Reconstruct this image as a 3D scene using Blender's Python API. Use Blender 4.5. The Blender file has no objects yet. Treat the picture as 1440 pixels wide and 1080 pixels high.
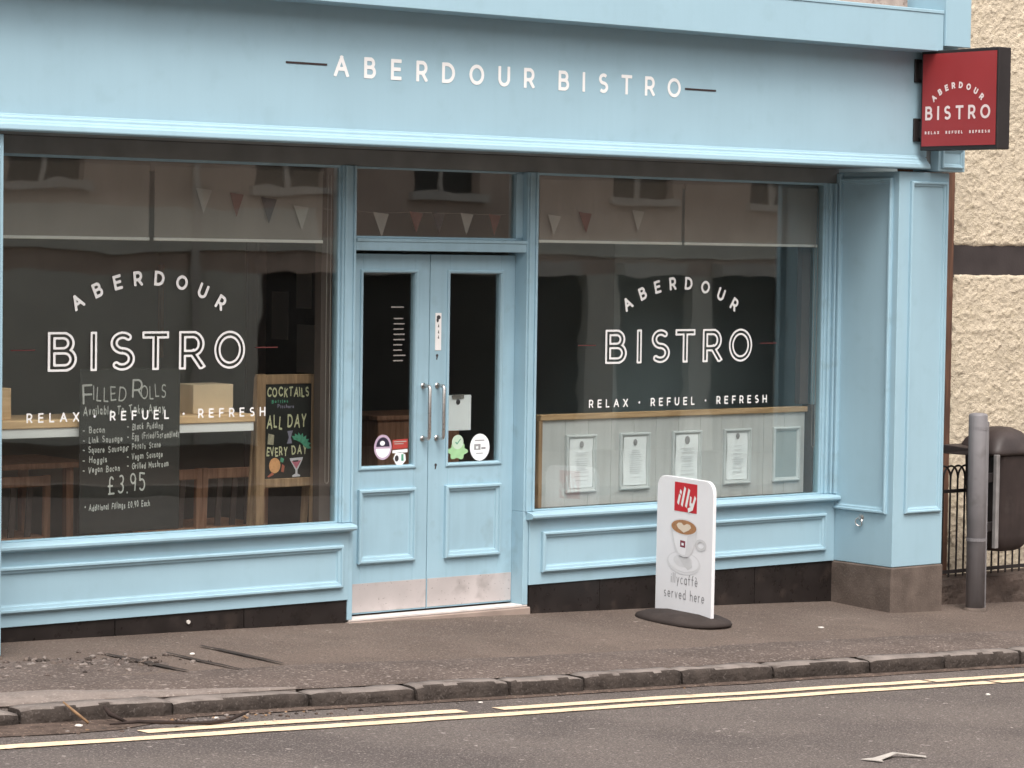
import bpy, bmesh, math, random
import numpy as np
from mathutils import Vector, Matrix, noise
R_ = math.radians
random.seed(7)
S = bpy.context.scene
COL = S.collection
D = bpy.data
# ------------------------------------------------------------ camera, world, sun, exposure
def cam_axes(yaw, pitch, roll):
    cy, sy, cp, sp = math.cos(yaw), math.sin(yaw), math.cos(pitch), math.sin(pitch)
    fw = Vector((sy*cp, cy*cp, -sp)); r = Vector((cy, -sy, 0)); u = r.cross(fw)
    cr, sr = math.cos(roll), math.sin(roll)
    return cr*r + sr*u, -sr*r + cr*u, fw
r, u, fw = cam_axes(R_(39.083), R_(2.685), R_(0.832))
cd = D.cameras.new('camera'); cam = D.objects.new('camera', cd); COL.objects.link(cam)
cd.sensor_width = 36; cd.lens = 100.0; cd.clip_start = .1; cd.clip_end = 600
cam.matrix_world = Matrix(((r.x, u.x, -fw.x, -9.849), (r.y, u.y, -fw.y, -12.878), (r.z, u.z, -fw.z, 2.079), (0, 0, 0, 1)))
S.camera = cam
SUN_EL, SUN_AZ = R_(58), R_(205)          # azimuth measured from +Y clockwise: high, from the street side
W = D.worlds.new('World'); S.world = W; W.use_nodes = True
nt = W.node_tree; nt.nodes.clear()
sky = nt.nodes.new('ShaderNodeTexSky'); sky.sky_type = 'NISHITA'; sky.sun_disc = False
sky.sun_elevation = SUN_EL; sky.sun_rotation = SUN_AZ; sky.air_density = 1.0; sky.dust_density = 4.0; sky.ozone_density = 1.0
hs = nt.nodes.new('ShaderNodeHueSaturation'); hs.inputs['Saturation'].default_value = .12
tn = nt.nodes.new('ShaderNodeMixRGB'); tn.blend_type = 'MULTIPLY'; tn.inputs[0].default_value = 1; tn.inputs[2].default_value = (1.0, .965, .94, 1)
bg = nt.nodes.new('ShaderNodeBackground'); bg.inputs['Strength'].default_value = .15
wo = nt.nodes.new('ShaderNodeOutputWorld')
nt.links.new(sky.outputs[0], hs.inputs['Color']); nt.links.new(hs.outputs[0], tn.inputs[1]); nt.links.new(tn.outputs[0], bg.inputs[0]); nt.links.new(bg.outputs[0], wo.inputs[0])
sl = D.lights.new('sun', 'SUN'); sl.energy = .7; sl.angle = R_(28); sl.color = (1, .96, .91)
so = D.objects.new('sun', sl); COL.objects.link(so)
sd = Vector((math.sin(SUN_AZ)*math.cos(SUN_EL), math.cos(SUN_AZ)*math.cos(SUN_EL), math.sin(SUN_EL)))
so.rotation_euler = sd.to_track_quat('Z', 'Y').to_euler(); so.location = (0, -10, 12)
vs = S.view_settings; vs.view_transform = 'Standard'; vs.look = 'None'; vs.exposure = 1.13; vs.gamma = 1; vs.use_curve_mapping = False
S.render.engine = 'CYCLES'
S.cycles.max_bounces = 10; S.cycles.transparent_max_bounces = 16; S.cycles.diffuse_bounces = 5

# ------------------------------------------------------------ materials
MT = {}
def mat(name, col, rough=.6, var=.12, vscale=3.0, bump=0.0, bscale=60.0, dist=.01, spec=.4, metal=0.0, speck=None, streak=0.0, col2=None, c2scale=1.5, c2lo=.5, c2hi=.65, grime=None):
    if name in MT: return MT[name]
    m = D.materials.new(name); m.use_nodes = True; n = m.node_tree; L = n.links
    b = n.nodes['Principled BSDF']
    b.inputs['Roughness'].default_value = rough; b.inputs['Specular IOR Level'].default_value = spec; b.inputs['Metallic'].default_value = metal
    tc = n.nodes.new('ShaderNodeTexCoord'); src = tc.outputs['Object']
    def nz(scale, detail=4, vec=src, dim=None):
        t = n.nodes.new('ShaderNodeTexNoise'); t.inputs['Scale'].default_value = scale; t.inputs['Detail'].default_value = detail
        L.new(vec, t.inputs['Vector']); return t.outputs['Fac']
    def rng(v, lo, hi, a, c):
        t = n.nodes.new('ShaderNodeMapRange'); t.inputs[1].default_value = lo; t.inputs[2].default_value = hi; t.inputs[3].default_value = a; t.inputs[4].default_value = c
        L.new(v, t.inputs[0]); return t.outputs[0]
    def mix(f, a, c, mode='MIX'):
        t = n.nodes.new('ShaderNodeMixRGB'); t.blend_type = mode
        for i, v in ((0, f), (1, a), (2, c)):
            if hasattr(v, 'is_linked') or hasattr(v, 'node'): L.new(v, t.inputs[i])
            elif isinstance(v, (int, float)): t.inputs[i].default_value = v if i == 0 else (v, v, v, 1)
            else: t.inputs[i].default_value = (*v, 1)
        return t.outputs[0]
    c = mix(0.0, col, col)
    if col2: c = mix(rng(nz(c2scale, 6), c2lo, c2hi, 0, 1), c, col2)
    if var:
        c = mix(1.0, c, rng(nz(vscale, 5), .3, .7, 1-var, 1+var), 'MULTIPLY')
    if streak:
        mp = n.nodes.new('ShaderNodeMapping'); mp.inputs['Scale'].default_value = (14, 14, .9); L.new(src, mp.inputs[0])
        c = mix(1.0, c, rng(nz(1.6, 5, mp.outputs[0]), .45, .75, 1, 1-streak), 'MULTIPLY')
    if grime:
        c = mix(rng(nz(7.0, 8), .57, .74, 0, .55), c, grime)
    if speck:
        for (sc, lo, hi, sc_col, amt) in speck:
            c = mix(rng(nz(sc, 2), lo, hi, 0, amt), c, sc_col)
    L.new(c, b.inputs['Base Color'])
    L.new(rng(nz(vscale*4, 3), .3, .7, max(0, rough-.07), min(1, rough+.07)), b.inputs['Roughness'])
    if bump:
        bn = n.nodes.new('ShaderNodeBump'); bn.inputs['Strength'].default_value = bump; bn.inputs['Distance'].default_value = dist
        L.new(nz(bscale, 6), bn.inputs['Height']); L.new(bn.outputs[0], b.inputs['Normal'])
    MT[name] = m; return m
def wood(name, a, c, rough=.5, axis=0):
    if name in MT: return MT[name]
    m = D.materials.new(name); m.use_nodes = True; n = m.node_tree; L = n.links; b = n.nodes['Principled BSDF']
    tc = n.nodes.new('ShaderNodeTexCoord'); mp = n.nodes.new('ShaderNodeMapping')
    sc = [28, 28, 28]; sc[axis] = 2.2; mp.inputs['Scale'].default_value = sc; L.new(tc.outputs['Object'], mp.inputs[0])
    t = n.nodes.new('ShaderNodeTexNoise'); t.inputs['Scale'].default_value = 1.5; t.inputs['Detail'].default_value = 7; t.inputs['Distortion'].default_value = .6; L.new(mp.outputs[0], t.inputs[0])
    rp = n.nodes.new('ShaderNodeValToRGB'); rp.color_ramp.elements[0].position = .32; rp.color_ramp.elements[1].position = .68
    rp.color_ramp.elements[0].color = (*a, 1); rp.color_ramp.elements[1].color = (*c, 1); L.new(t.outputs[0], rp.inputs[0]); L.new(rp.outputs[0], b.inputs[0])
    b.inputs['Roughness'].default_value = rough
    bn = n.nodes.new('ShaderNodeBump'); bn.inputs['Strength'].default_value = .15; bn.inputs['Distance'].default_value = .002; L.new(t.outputs[0], bn.inputs['Height']); L.new(bn.outputs[0], b.inputs['Normal'])
    MT[name] = m; return m
def glass(name, wav=.0009, tint=(.93, .95, .94), f0=.095):
    m = D.materials.new(name); m.use_nodes = True; n = m.node_tree; L = n.links; n.nodes.clear()
    o = n.nodes.new('ShaderNodeOutputMaterial'); mx = n.nodes.new('ShaderNodeMixShader'); tr = n.nodes.new('ShaderNodeBsdfTransparent'); gl = n.nodes.new('ShaderNodeBsdfGlossy')
    tr.inputs[0].default_value = (*tint, 1); gl.inputs['Roughness'].default_value = .015
    lw = n.nodes.new('ShaderNodeLayerWeight'); lw.inputs[0].default_value = .5
    pw = n.nodes.new('ShaderNodeMath'); pw.operation = 'POWER'; pw.inputs[1].default_value = 5
    ml = n.nodes.new('ShaderNodeMath'); ml.operation = 'MULTIPLY_ADD'; ml.inputs[1].default_value = 1-f0; ml.inputs[2].default_value = f0
    L.new(lw.outputs['Facing'], pw.inputs[0]); L.new(pw.outputs[0], ml.inputs[0]); L.new(ml.outputs[0], mx.inputs[0])
    tc = n.nodes.new('ShaderNodeTexCoord'); nz = n.nodes.new('ShaderNodeTexNoise'); nz.inputs['Scale'].default_value = 1.7; nz.inputs['Detail'].default_value = 2
    L.new(tc.outputs['Object'], nz.inputs[0])
    bn = n.nodes.new('ShaderNodeBump'); bn.inputs['Strength'].default_value = 1; bn.inputs['Distance'].default_value = wav
    L.new(nz.outputs[0], bn.inputs['Height']); L.new(bn.outputs[0], gl.inputs['Normal'])
    L.new(tr.outputs[0], mx.inputs[1]); L.new(gl.outputs[0], mx.inputs[2]); L.new(mx.outputs[0], o.inputs[0])
    return m
BLUE = mat('blue_gloss_paint', (.335, .500, .585), .5, .03, 2.2, .12, 90, .002, .35, streak=.02, grime=(.30, .45, .52))
BLUE2 = mat('blue_paint_sheltered', (.335, .505, .595), .5, .06, 3.5, .1, 70, .002, .3, streak=.07, grime=(.24, .34, .38))
HEAD = mat('dull_brown_grey_board', (.20, .215, .215), .7, .15, 5, .1, 60, .002)
WHITE = mat('white_vinyl', (.82, .82, .81), .45, .02, 5)
CREAMV = mat('off_white_letter', (.90, .90, .89), .5, .02, 5)
DKRED = mat('dark_red_vinyl', (.16, .035, .035), .5, .05)
DASHR = mat('dull_red_vinyl', (.12, .03, .028), .5, .05)
DASH = mat('dark_brown_vinyl', (.045, .028, .028), .5, .05)
REDV = mat('red_vinyl', (.45, .06, .05), .5, .05)
BLK = mat('black_tile', (.020, .016, .015), .32, .3, 6, .05, 40, .002, .4, grime=(.06, .045, .038))
STEEL = mat('brushed_steel', (.62, .60, .58), .32, .08, 30, .05, 200, .001, .5, 1.0)
KICK = mat('scuffed_aluminium', (.56, .515, .505), .5, .1, 4, .06, 60, .001, .4, .25, grime=(.27, .24, .23), speck=((60, .66, .72, (.2, .17, .16), .6),))
ASPH = mat('road_asphalt', (.118, .099, .089), .85, .14, 1.2, .7, 130, .006, .25,
           speck=((110, .56, .66, (.30, .255, .235), .85), (70, .57, .67, (.045, .038, .036), .75), (170, .60, .70, (.05, .042, .04), .8), (23, .70, .74, (.42, .37, .34), .8)), col2=(.092, .077, .071), c2scale=.9, c2lo=.48, c2hi=.62)
PAVE = mat('pavement_asphalt', (.132, .101, .084), .9, .2, 2.6, .5, 120, .004, .2,
           speck=((110, .55, .66, (.25, .20, .17), .75), (85, .58, .68, (.05, .04, .035), .7), (30, .68, .73, (.30, .25, .215), .7)), col2=(.098, .074, .062), c2scale=1.3, c2lo=.45, c2hi=.62)
PATCH = mat('patched_asphalt', (.110, .086, .075), .9, .2, 3, .9, 70, .008, .2,
            speck=((60, .57, .66, (.26, .215, .19), .8), (100, .56, .66, (.04, .032, .03), .75), (24, .67, .72, (.34, .29, .26), .7)))
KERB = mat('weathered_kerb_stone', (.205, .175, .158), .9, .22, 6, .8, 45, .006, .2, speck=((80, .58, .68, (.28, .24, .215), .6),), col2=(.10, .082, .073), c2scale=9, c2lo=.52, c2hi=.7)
KERBF = mat('shade_dark_kerb_stone', (.058, .047, .041), .9, .35, 8, .9, 40, .012, .15, speck=((70, .6, .7, (.13, .11, .10), .6),))  # darker than the kerb tops: the shade of upright faces is put into this colour
YELL = mat('yellow_road_paint', (.78, .59, .40), .7, .1, 8, .3, 120, .002, .3, speck=((55, .60, .68, (.30, .24, .17), .8), (9, .64, .72, (.28, .23, .18), .7)))
STONEB = mat('brown_base_stone', (.125, .098, .083), .9, .22, 9, .6, 70, .005, .15, grime=(.07, .057, .048), speck=((120, .58, .68, (.19, .155, .13), .5),))
DIRT = mat('gutter_dirt', (.095, .070, .058), .95, .35, 12, .8, 60, .008, .1, speck=((60, .6, .7, (.3, .22, .17), .7),))
HARL = mat('cream_harling', (.60, .515, .395), .9, .10, 4, .9, 95, .010, .15, col2=(.54, .46, .34), c2scale=20, c2lo=.5, c2hi=.7)
BAND = mat('dark_timber_band', (.050, .041, .040), .8, .2, 6, .3, 60, .003, .2)
RUST = wood('weathered_brown_timber', (.060, .028, .018), (.15, .070, .040), .8, 2)
BLKM = mat('black_sign_metal', (.022, .018, .018), .5, .15, 5, .05, 60, .001, .4)
REDP = mat('red_sign_face', (.335, .036, .038), .45, .05, 3, .03, 40, .001, .4)
PINK = mat('pinkish_white_letter', (.85, .70, .68), .5, .02)
BIN = mat('dark_brown_bin_plastic', (.040, .029, .027), .55, .2, 8, .1, 80, .001, .4, streak=.2, grime=(.08, .065, .06))
GREY = mat('grey_painted_post', (.215, .205, .212), .55, .12, 6, .12, 80, .001, .4, streak=.25, grime=(.10, .09, .085))
IRON = mat('black_iron', (.025, .02, .02), .6, .2)
WALLST = mat('dark_rubble_stone', (.085, .064, .054), .9, .35, 5, .9, 22, .02, .15, grime=(.04, .033, .03))
PRINT = mat('printed_white_board', (.80, .80, .82), .4, .02, 5, 0)
ILLYR = mat('bright_red_print', (.55, .02, .03), .45, .04)
COFFEE = mat('coffee_brown_print', (.40, .20, .09), .5, .15, 40)
CUPG = mat('pale_grey_print', (.62, .62, .63), .5, .05, 20)
CUPG2 = mat('light_grey_print', (.70, .70, .715), .5, .03, 20)
CUPD = mat('mid_grey_print', (.33, .33, .34), .5, .08, 20)
TXTG = mat('grey_print', (.25, .25, .26), .5, .03)
RUBBER = mat('dark_rubber_base', (.042, .033, .030), .8, .2, 9, .4, 60, .003, .2)
CHALKB = mat('chalkboard', (.016, .017, .015), .6, .15, 4, .03, 60, .001)
CHALK = mat('chalk_white', (.55, .55, .52), .9, .1, 90)
CHALKY = mat('chalk_yellow', (.62, .60, .38), .9, .1, 90)
GREENC = mat('chalk_green', (.10, .34, .22), .9, .2, 60)
ORANGEC = mat('chalk_orange', (.72, .36, .16), .9, .15, 60)
PINKC = mat('chalk_pink', (.55, .16, .22), .9, .15, 60)
LILAC = mat('chalk_lilac', (.25, .23, .30), .9, .15, 60)
OAK = wood('warm_pine', (.42, .26, .13), (.62, .42, .24), .5, 0)
OAKV = wood('warm_pine_upright', (.24, .145, .08), (.42, .27, .155), .5, 2)
BROWNW = wood('reddish_brown_wood', (.50, .23, .13), (.78, .42, .26), .5, 2)
LWHITE = mat('white_counter_edge', (.92, .91, .90), .5, .05)
CARD = mat('tan_box_board', (.80, .62, .41), .7, .08, 9)
BLIND = mat('brown_grey_blind_cloth', (.30, .265, .24), .85, .1, 3, .1, 300, .001, .1)
ROD = mat('white_blind_bar', (.92, .90, .86), .5, .03)
GWALL = mat('dark_green_grey_wall', (.40, .43, .38), .8, .1, 2)
BWALL = mat('dim_blue_grey_wall', (.30, .37, .385), .8, .12, 2)
FLOORI = mat('dark_wood_floor', (.22, .13, .09), .5, .2, 3)
CEILI = mat('ceiling_paint', (.35, .33, .31), .8, .05)
CURT = mat('brown_curtain', (.14, .105, .09), .9, .15, 5)
PANW = mat('grey_washed_board', (.57, .58, .58), .65, .06, 3, .1, 60, .001, .3, streak=.12)
FRM = mat('pale_grey_frame', (.62, .65, .66), .45, .05, 8)
PAPER = mat('white_menu_paper', (.90, .93, .95), .6, .03, 9)
INK = mat('faint_grey_ink', (.72, .74, .76), .7, .1)
INKD = mat('dark_ink', (.05, .045, .05), .6, .1)
PEWTER = mat('blue_grey_panel', (.38, .43, .44), .7, .06)
GREENS = mat('pale_green_sticker', (.36, .62, .33), .5, .08, 30)
PURP = mat('mauve_sticker', (.55, .42, .55), .5, .08, 30)
NAVY = mat('navy_print', (.03, .025, .05), .5, .1)
PENW = mat('white_pennant', (.42, .39, .36), .9, .08, 20)
PENR = mat('red_pennant', (.17, .05, .042), .9, .08, 20)
PENB = mat('dark_pennant', (.045, .04, .05), .9, .08, 20)
OPP = mat('opposite_render', (.62, .51, .44), .9, .12, 2, .3, 40, .01, .1, streak=.15)
OPPD = mat('opposite_dark_opening', (.05, .046, .044), .4, .2)
OPPL = mat('opposite_pale_trim', (.62, .60, .56), .7, .08)
SLATE = mat('slate_roof', (.08, .08, .085), .7, .2, 6)
UPST = mat('pale_pink_stone', (.40, .31, .265), .9, .2, 9, .6, 40, .01, .2, col2=(.22, .16, .13), c2scale=12, c2lo=.55, c2hi=.62)
LEAF = mat('dry_leaf', (.25, .15, .08), .8, .3, 20)
LITT = mat('pale_litter', (.62, .58, .53), .8, .1, 20)
EARTH = mat('far_ground', (.12, .10, .09), .95, .3, .5)
PLAINC = mat('plain_cream_render', (.60, .515, .395), .9, .1, 4)
GLASS = glass('window_glass'); GLASS2 = glass('door_glass', .0006)

# ------------------------------------------------------------ mesh helpers
class MB:
    def __init__(s): s.v = []; s.f = []
    def add(s, vs_, fs_):
        o = len(s.v); s.v += [tuple(p) for p in vs_]; s.f += [tuple(i+o for i in f) for f in fs_]; return s
    def box(s, x0, x1, y0, y1, z0, z1):
        return s.add([(x0,y0,z0),(x1,y0,z0),(x1,y1,z0),(x0,y1,z0),(x0,y0,z1),(x1,y0,z1),(x1,y1,z1),(x0,y1,z1)],
                     [(0,3,2,1),(4,5,6,7),(0,1,5,4),(1,2,6,5),(2,3,7,6),(3,0,4,7)])
    def hexa(s, b4, t4):
        return s.add(list(b4)+list(t4), [(0,3,2,1),(4,5,6,7),(0,1,5,4),(1,2,6,5),(2,3,7,6),(3,0,4,7)])
    def sweep(s, prof, fn, a, b):
        n = len(prof); vs_ = [fn(a, p) for p in prof] + [fn(b, p) for p in prof]
        return s.add(vs_, [(i, (i+1) % n, n+(i+1) % n, n+i) for i in range(n)] + [tuple(range(n))[::-1], tuple(range(n, 2*n))])
    def tube(s, pts, rad, n=10, caps=True):
        pts = [Vector(p) for p in pts]; rr = rad if isinstance(rad, (list, tuple)) else [rad]*len(pts)
        o = len(s.v); up = None
        for i, p in enumerate(pts):
            t = (pts[min(i+1, len(pts)-1)] - pts[max(i-1, 0)]).normalized()
            if up is None: up = t.orthogonal().normalized()
            up = (up - t*up.dot(t)).normalized(); w = t.cross(up)
            for k in range(n):
                a = 2*math.pi*k/n; s.v.append(tuple(p + (up*math.cos(a) + w*math.sin(a))*rr[i]))
        for i in range(len(pts)-1):
            for k in range(n):
                a = o+i*n+k; b = o+i*n+(k+1) % n; s.f.append((a, b, b+n, a+n))
        if caps: s.f.append(tuple(o+k for k in range(n))[::-1]); s.f.append(tuple(o+(len(pts)-1)*n+k for k in range(n)))
        return s
    def poly(s, pts, t=0, nrm=(0, -1, 0)):
        N = Vector(nrm)
        a = [Vector(p) for p in pts]; n = len(a)
        if not t: return s.add(a, [tuple(range(n))])
        return s.add([p + N*t for p in a] + a, [tuple(range(n)), tuple(range(n, 2*n))[::-1]] + [(i, n+i, n+(i+1) % n, (i+1) % n) for i in range(n)])
    def build(s, name, m, parent=None, bevel=0, smooth=False, seg=1):
        me = D.meshes.new(name); me.from_pydata(s.v, [], s.f); me.validate()
        bm = bmesh.new(); bm.from_mesh(me); bmesh.ops.recalc_face_normals(bm, faces=bm.faces[:]); bm.to_mesh(me); bm.free()
        if smooth: me.shade_smooth()
        o = D.objects.new(name, me); COL.objects.link(o); me.materials.append(m)
        if bevel:
            md = o.modifiers.new('bevel', 'BEVEL'); md.width = bevel; md.segments = seg; md.limit_method = 'ANGLE'; md.angle_limit = R_(40)
        if parent: o.parent = parent; o.matrix_parent_inverse = Matrix.Identity(4); 
        if parent and parent.type == 'EMPTY': place(o, parent)
        elif parent: place(o, parent)
        return o
def place(o, parent):
    # geometry is written in world metres: keep it there under a parent that has its own location
    w = WLOC.get(parent.name, Vector((0, 0, 0))); o.location = -w; WLOC[o.name] = Vector((0, 0, 0))
WLOC = {}
def tag(o, label=None, cat=None, group=None, kind=None):
    if label: o['label'] = label
    if cat: o['category'] = cat
    if group: o['group'] = group
    if kind: o['kind'] = kind
    return o
def thing(name, loc, label, cat, group=None):
    o = D.objects.new(name, None); COL.objects.link(o); o.location = loc; o.empty_display_size = .2
    WLOC[o.name] = Vector(loc); return tag(o, label, cat, group)
def copy_tree(o, parent=None, loc=None):
    c = o.copy(); COL.objects.link(c)
    if parent: c.parent = parent
    if loc: c.location = loc
    for ch in list(o.children): copy_tree(ch, c)
    return c
def planar(axis, k, sgn=-1):
    """map (a, b, h): along, up, out of the wall. axis 'y': plane y=k facing sgn*y; axis 'x': plane x=k facing sgn*x"""
    if axis == 'y': return lambda a, b, h: (a, k + sgn*h, b)
    return lambda a, b, h: (k + sgn*h, a, b)
PROF = [(0, 0), (0, .020), (.006, .026), (.016, .026), (.019, .015), (.033, .012), (.037, .002), (.045, 0)]
def ring(mb, mp, a0, a1, b0, b1, prof=PROF, k=1.0):
    n = len(prof); o = len(mb.v)
    for (w, h) in prof:
        w *= k
        for (a, b) in ((a0+w, b0+w), (a1-w, b0+w), (a1-w, b1-w), (a0+w, b1-w)): mb.v.append(tuple(mp(a, b, h*k)))
    for i in range(n-1):
        for j in range(4):
            mb.f.append((o+i*4+j, o+i*4+(j+1) % 4, o+(i+1)*4+(j+1) % 4, o+(i+1)*4+j))
    return mb

# ------------------------------------------------------------ stroke font (drawn letters, no font files)
def LN(*p): return ('L', p)
def AR(cx, cy, rx, ry, a0, a1): return ('A', (cx, cy, rx, ry, a0, a1))
F = {
'A': (.84, [LN(0,0,.42,1), LN(.42,1,.84,0), LN(.16,.34,.68,.34)]),
'B': (.64, [LN(0,0,0,1), LN(0,1,.34,1), AR(.34,.765,.23,.235,90,-90), LN(0,.53,.38,.53), AR(.38,.265,.26,.265,90,-90), LN(0,0,.38,0)]),
'C': (.78, [AR(.46,.5,.46,.5,45,315)]),
'D': (.76, [LN(0,0,0,1), LN(0,1,.28,1), AR(.28,.5,.48,.5,90,-90), LN(0,0,.28,0)]),
'E': (.56, [LN(0,0,0,1), LN(0,1,.56,1), LN(0,.52,.5,.52), LN(0,0,.56,0)]),
'F': (.54, [LN(0,0,0,1), LN(0,1,.54,1), LN(0,.5,.48,.5)]),
'G': (.8, [AR(.46,.5,.46,.5,45,360), LN(.5,.5,.92,.5)]),
'H': (.7, [LN(0,0,0,1), LN(.7,0,.7,1), LN(0,.5,.7,.5)]),
'I': (.02, [LN(0,0,0,1)]),
'K': (.62, [LN(0,0,0,1), LN(0,.4,.58,1), LN(.2,.55,.62,0)]),
'L': (.5, [LN(0,0,0,1), LN(0,0,.5,0)]),
'M': (.84, [LN(0,0,0,1), LN(0,1,.42,.3), LN(.42,.3,.84,1), LN(.84,0,.84,1)]),
'N': (.72, [LN(0,0,0,1), LN(0,1,.72,0), LN(.72,0,.72,1)]),
'O': (.92, [AR(.46,.5,.46,.5,0,360)]),
'P': (.6, [LN(0,0,0,1), LN(0,1,.34,1), AR(.34,.735,.26,.265,90,-90), LN(0,.47,.34,.47)]),
'R': (.62, [LN(0,0,0,1), LN(0,1,.34,1), AR(.34,.70,.27,.30,90,-90), LN(0,.40,.34,.40), LN(.34,.40,.62,0)]),
'S': (.58, [AR(.30,.755,.27,.245,40,270), AR(.29,.255,.29,.255,90,-140)]),
'T': (.68, [LN(0,1,.68,1), LN(.34,0,.34,1)]),
'U': (.7, [LN(0,.36,0,1), AR(.35,.36,.35,.36,180,360), LN(.7,.36,.7,1)]),
'V': (.76, [LN(0,1,.38,0), LN(.38,0,.76,1)]),
'W': (1.0, [LN(0,1,.25,0), LN(.25,0,.5,1), LN(.5,1,.75,0), LN(.75,0,1,1)]),
'X': (.7, [LN(0,0,.7,1), LN(0,1,.7,0)]),
'Y': (.7, [LN(0,1,.35,.48), LN(.7,1,.35,.48), LN(.35,0,.35,.48)]),
'Z': (.6, [LN(0,1,.6,1), LN(.6,1,0,0), LN(0,0,.6,0)]),
'a': (.42, [AR(.21,.3,.21,.3,0,360), LN(.42,0,.42,.6)]),
'b': (.42, [LN(0,0,0,1), AR(.21,.3,.21,.3,0,360)]),
'c': (.38, [AR(.22,.3,.22,.3,50,310)]),
'd': (.42, [LN(.42,0,.42,1), AR(.21,.3,.21,.3,0,360)]),
'e': (.42, [LN(0,.3,.42,.3), AR(.21,.3,.21,.3,0,320)]),
'f': (.3, [LN(.12,0,.12,.75), AR(.28,.75,.16,.25,180,80), LN(0,.6,.3,.6)]),
'g': (.42, [AR(.21,.3,.21,.3,0,360), LN(.42,-.1,.42,.6), AR(.21,-.1,.21,.22,0,-150)]),
'h': (.4, [LN(0,0,0,1), AR(.2,.38,.2,.22,180,0), LN(.4,0,.4,.38)]),
'i': (.02, [LN(0,0,0,.6), LN(0,.8,0,.84)]),
'k': (.36, [LN(0,0,0,1), LN(0,.22,.34,.6), LN(.14,.36,.36,0)]),
'l': (.02, [LN(0,0,0,1)]),
'm': (.64, [LN(0,0,0,.6), AR(.16,.4,.16,.2,180,0), LN(.32,0,.32,.4), AR(.48,.4,.16,.2,180,0), LN(.64,0,.64,.4)]),
'n': (.4, [LN(0,0,0,.6), AR(.2,.38,.2,.22,180,0), LN(.4,0,.4,.38)]),
'o': (.42, [AR(.21,.3,.21,.3,0,360)]),
'q': (.42, [AR(.21,.3,.21,.3,0,360), LN(.42,-.35,.42,.6)]),
'p': (.42, [LN(0,-.35,0,.6), AR(.21,.3,.21,.3,0,360)]),
'r': (.26, [LN(0,0,0,.6), AR(.22,.36,.22,.24,180,75)]),
's': (.34, [AR(.17,.45,.16,.15,40,270), AR(.17,.15,.17,.15,90,-140)]),
't': (.3, [LN(.14,0,.14,.85), LN(0,.6,.3,.6)]),
'u': (.4, [LN(0,.22,0,.6), AR(.2,.22,.2,.22,180,360), LN(.4,0,.4,.6)]),
'v': (.4, [LN(0,.6,.2,0), LN(.2,0,.4,.6)]),
'w': (.6, [LN(0,.6,.15,0), LN(.15,0,.3,.6), LN(.3,.6,.45,0), LN(.45,0,.6,.6)]),
'y': (.4, [LN(0,.6,.2,.02), LN(.4,.6,.1,-.3)]),
'è': (.42, [LN(0,.3,.42,.3), AR(.21,.3,.21,.3,0,320), LN(.12,.92,.26,.75)]),
'0': (.5, [AR(.25,.5,.25,.5,0,360)]),
'3': (.46, [AR(.22,.76,.2,.24,130,-90), AR(.22,.26,.24,.26,90,-140)]),
'5': (.46, [LN(.04,1,.42,1), LN(.04,1,.02,.58), AR(.2,.32,.25,.32,120,-140)]),
'9': (.46, [AR(.23,.72,.22,.28,0,360), LN(.45,.72,.36,0)]),
'£': (.52, [LN(0,0,.5,0), LN(.14,0,.16,.7), AR(.32,.72,.17,.26,180,30), LN(0,.45,.36,.45)]),
'·': (.16, [AR(.08,.5,.06,.06,0,360)]), '.': (.06, [LN(.02,0,.04,.02)]), '-': (.4, [LN(0,.4,.4,.4)]),
'*': (.2, [LN(0,.5,.2,.7), LN(0,.7,.2,.5), LN(0,.6,.2,.6)]),
'(': (.2, [AR(.3,.4,.3,.6,130,230)]), ')': (.2, [AR(-.1,.4,.3,.6,50,-50)]), '/': (.36, [LN(0,0,.36,1)]),
}
CACHE = {}
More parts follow.
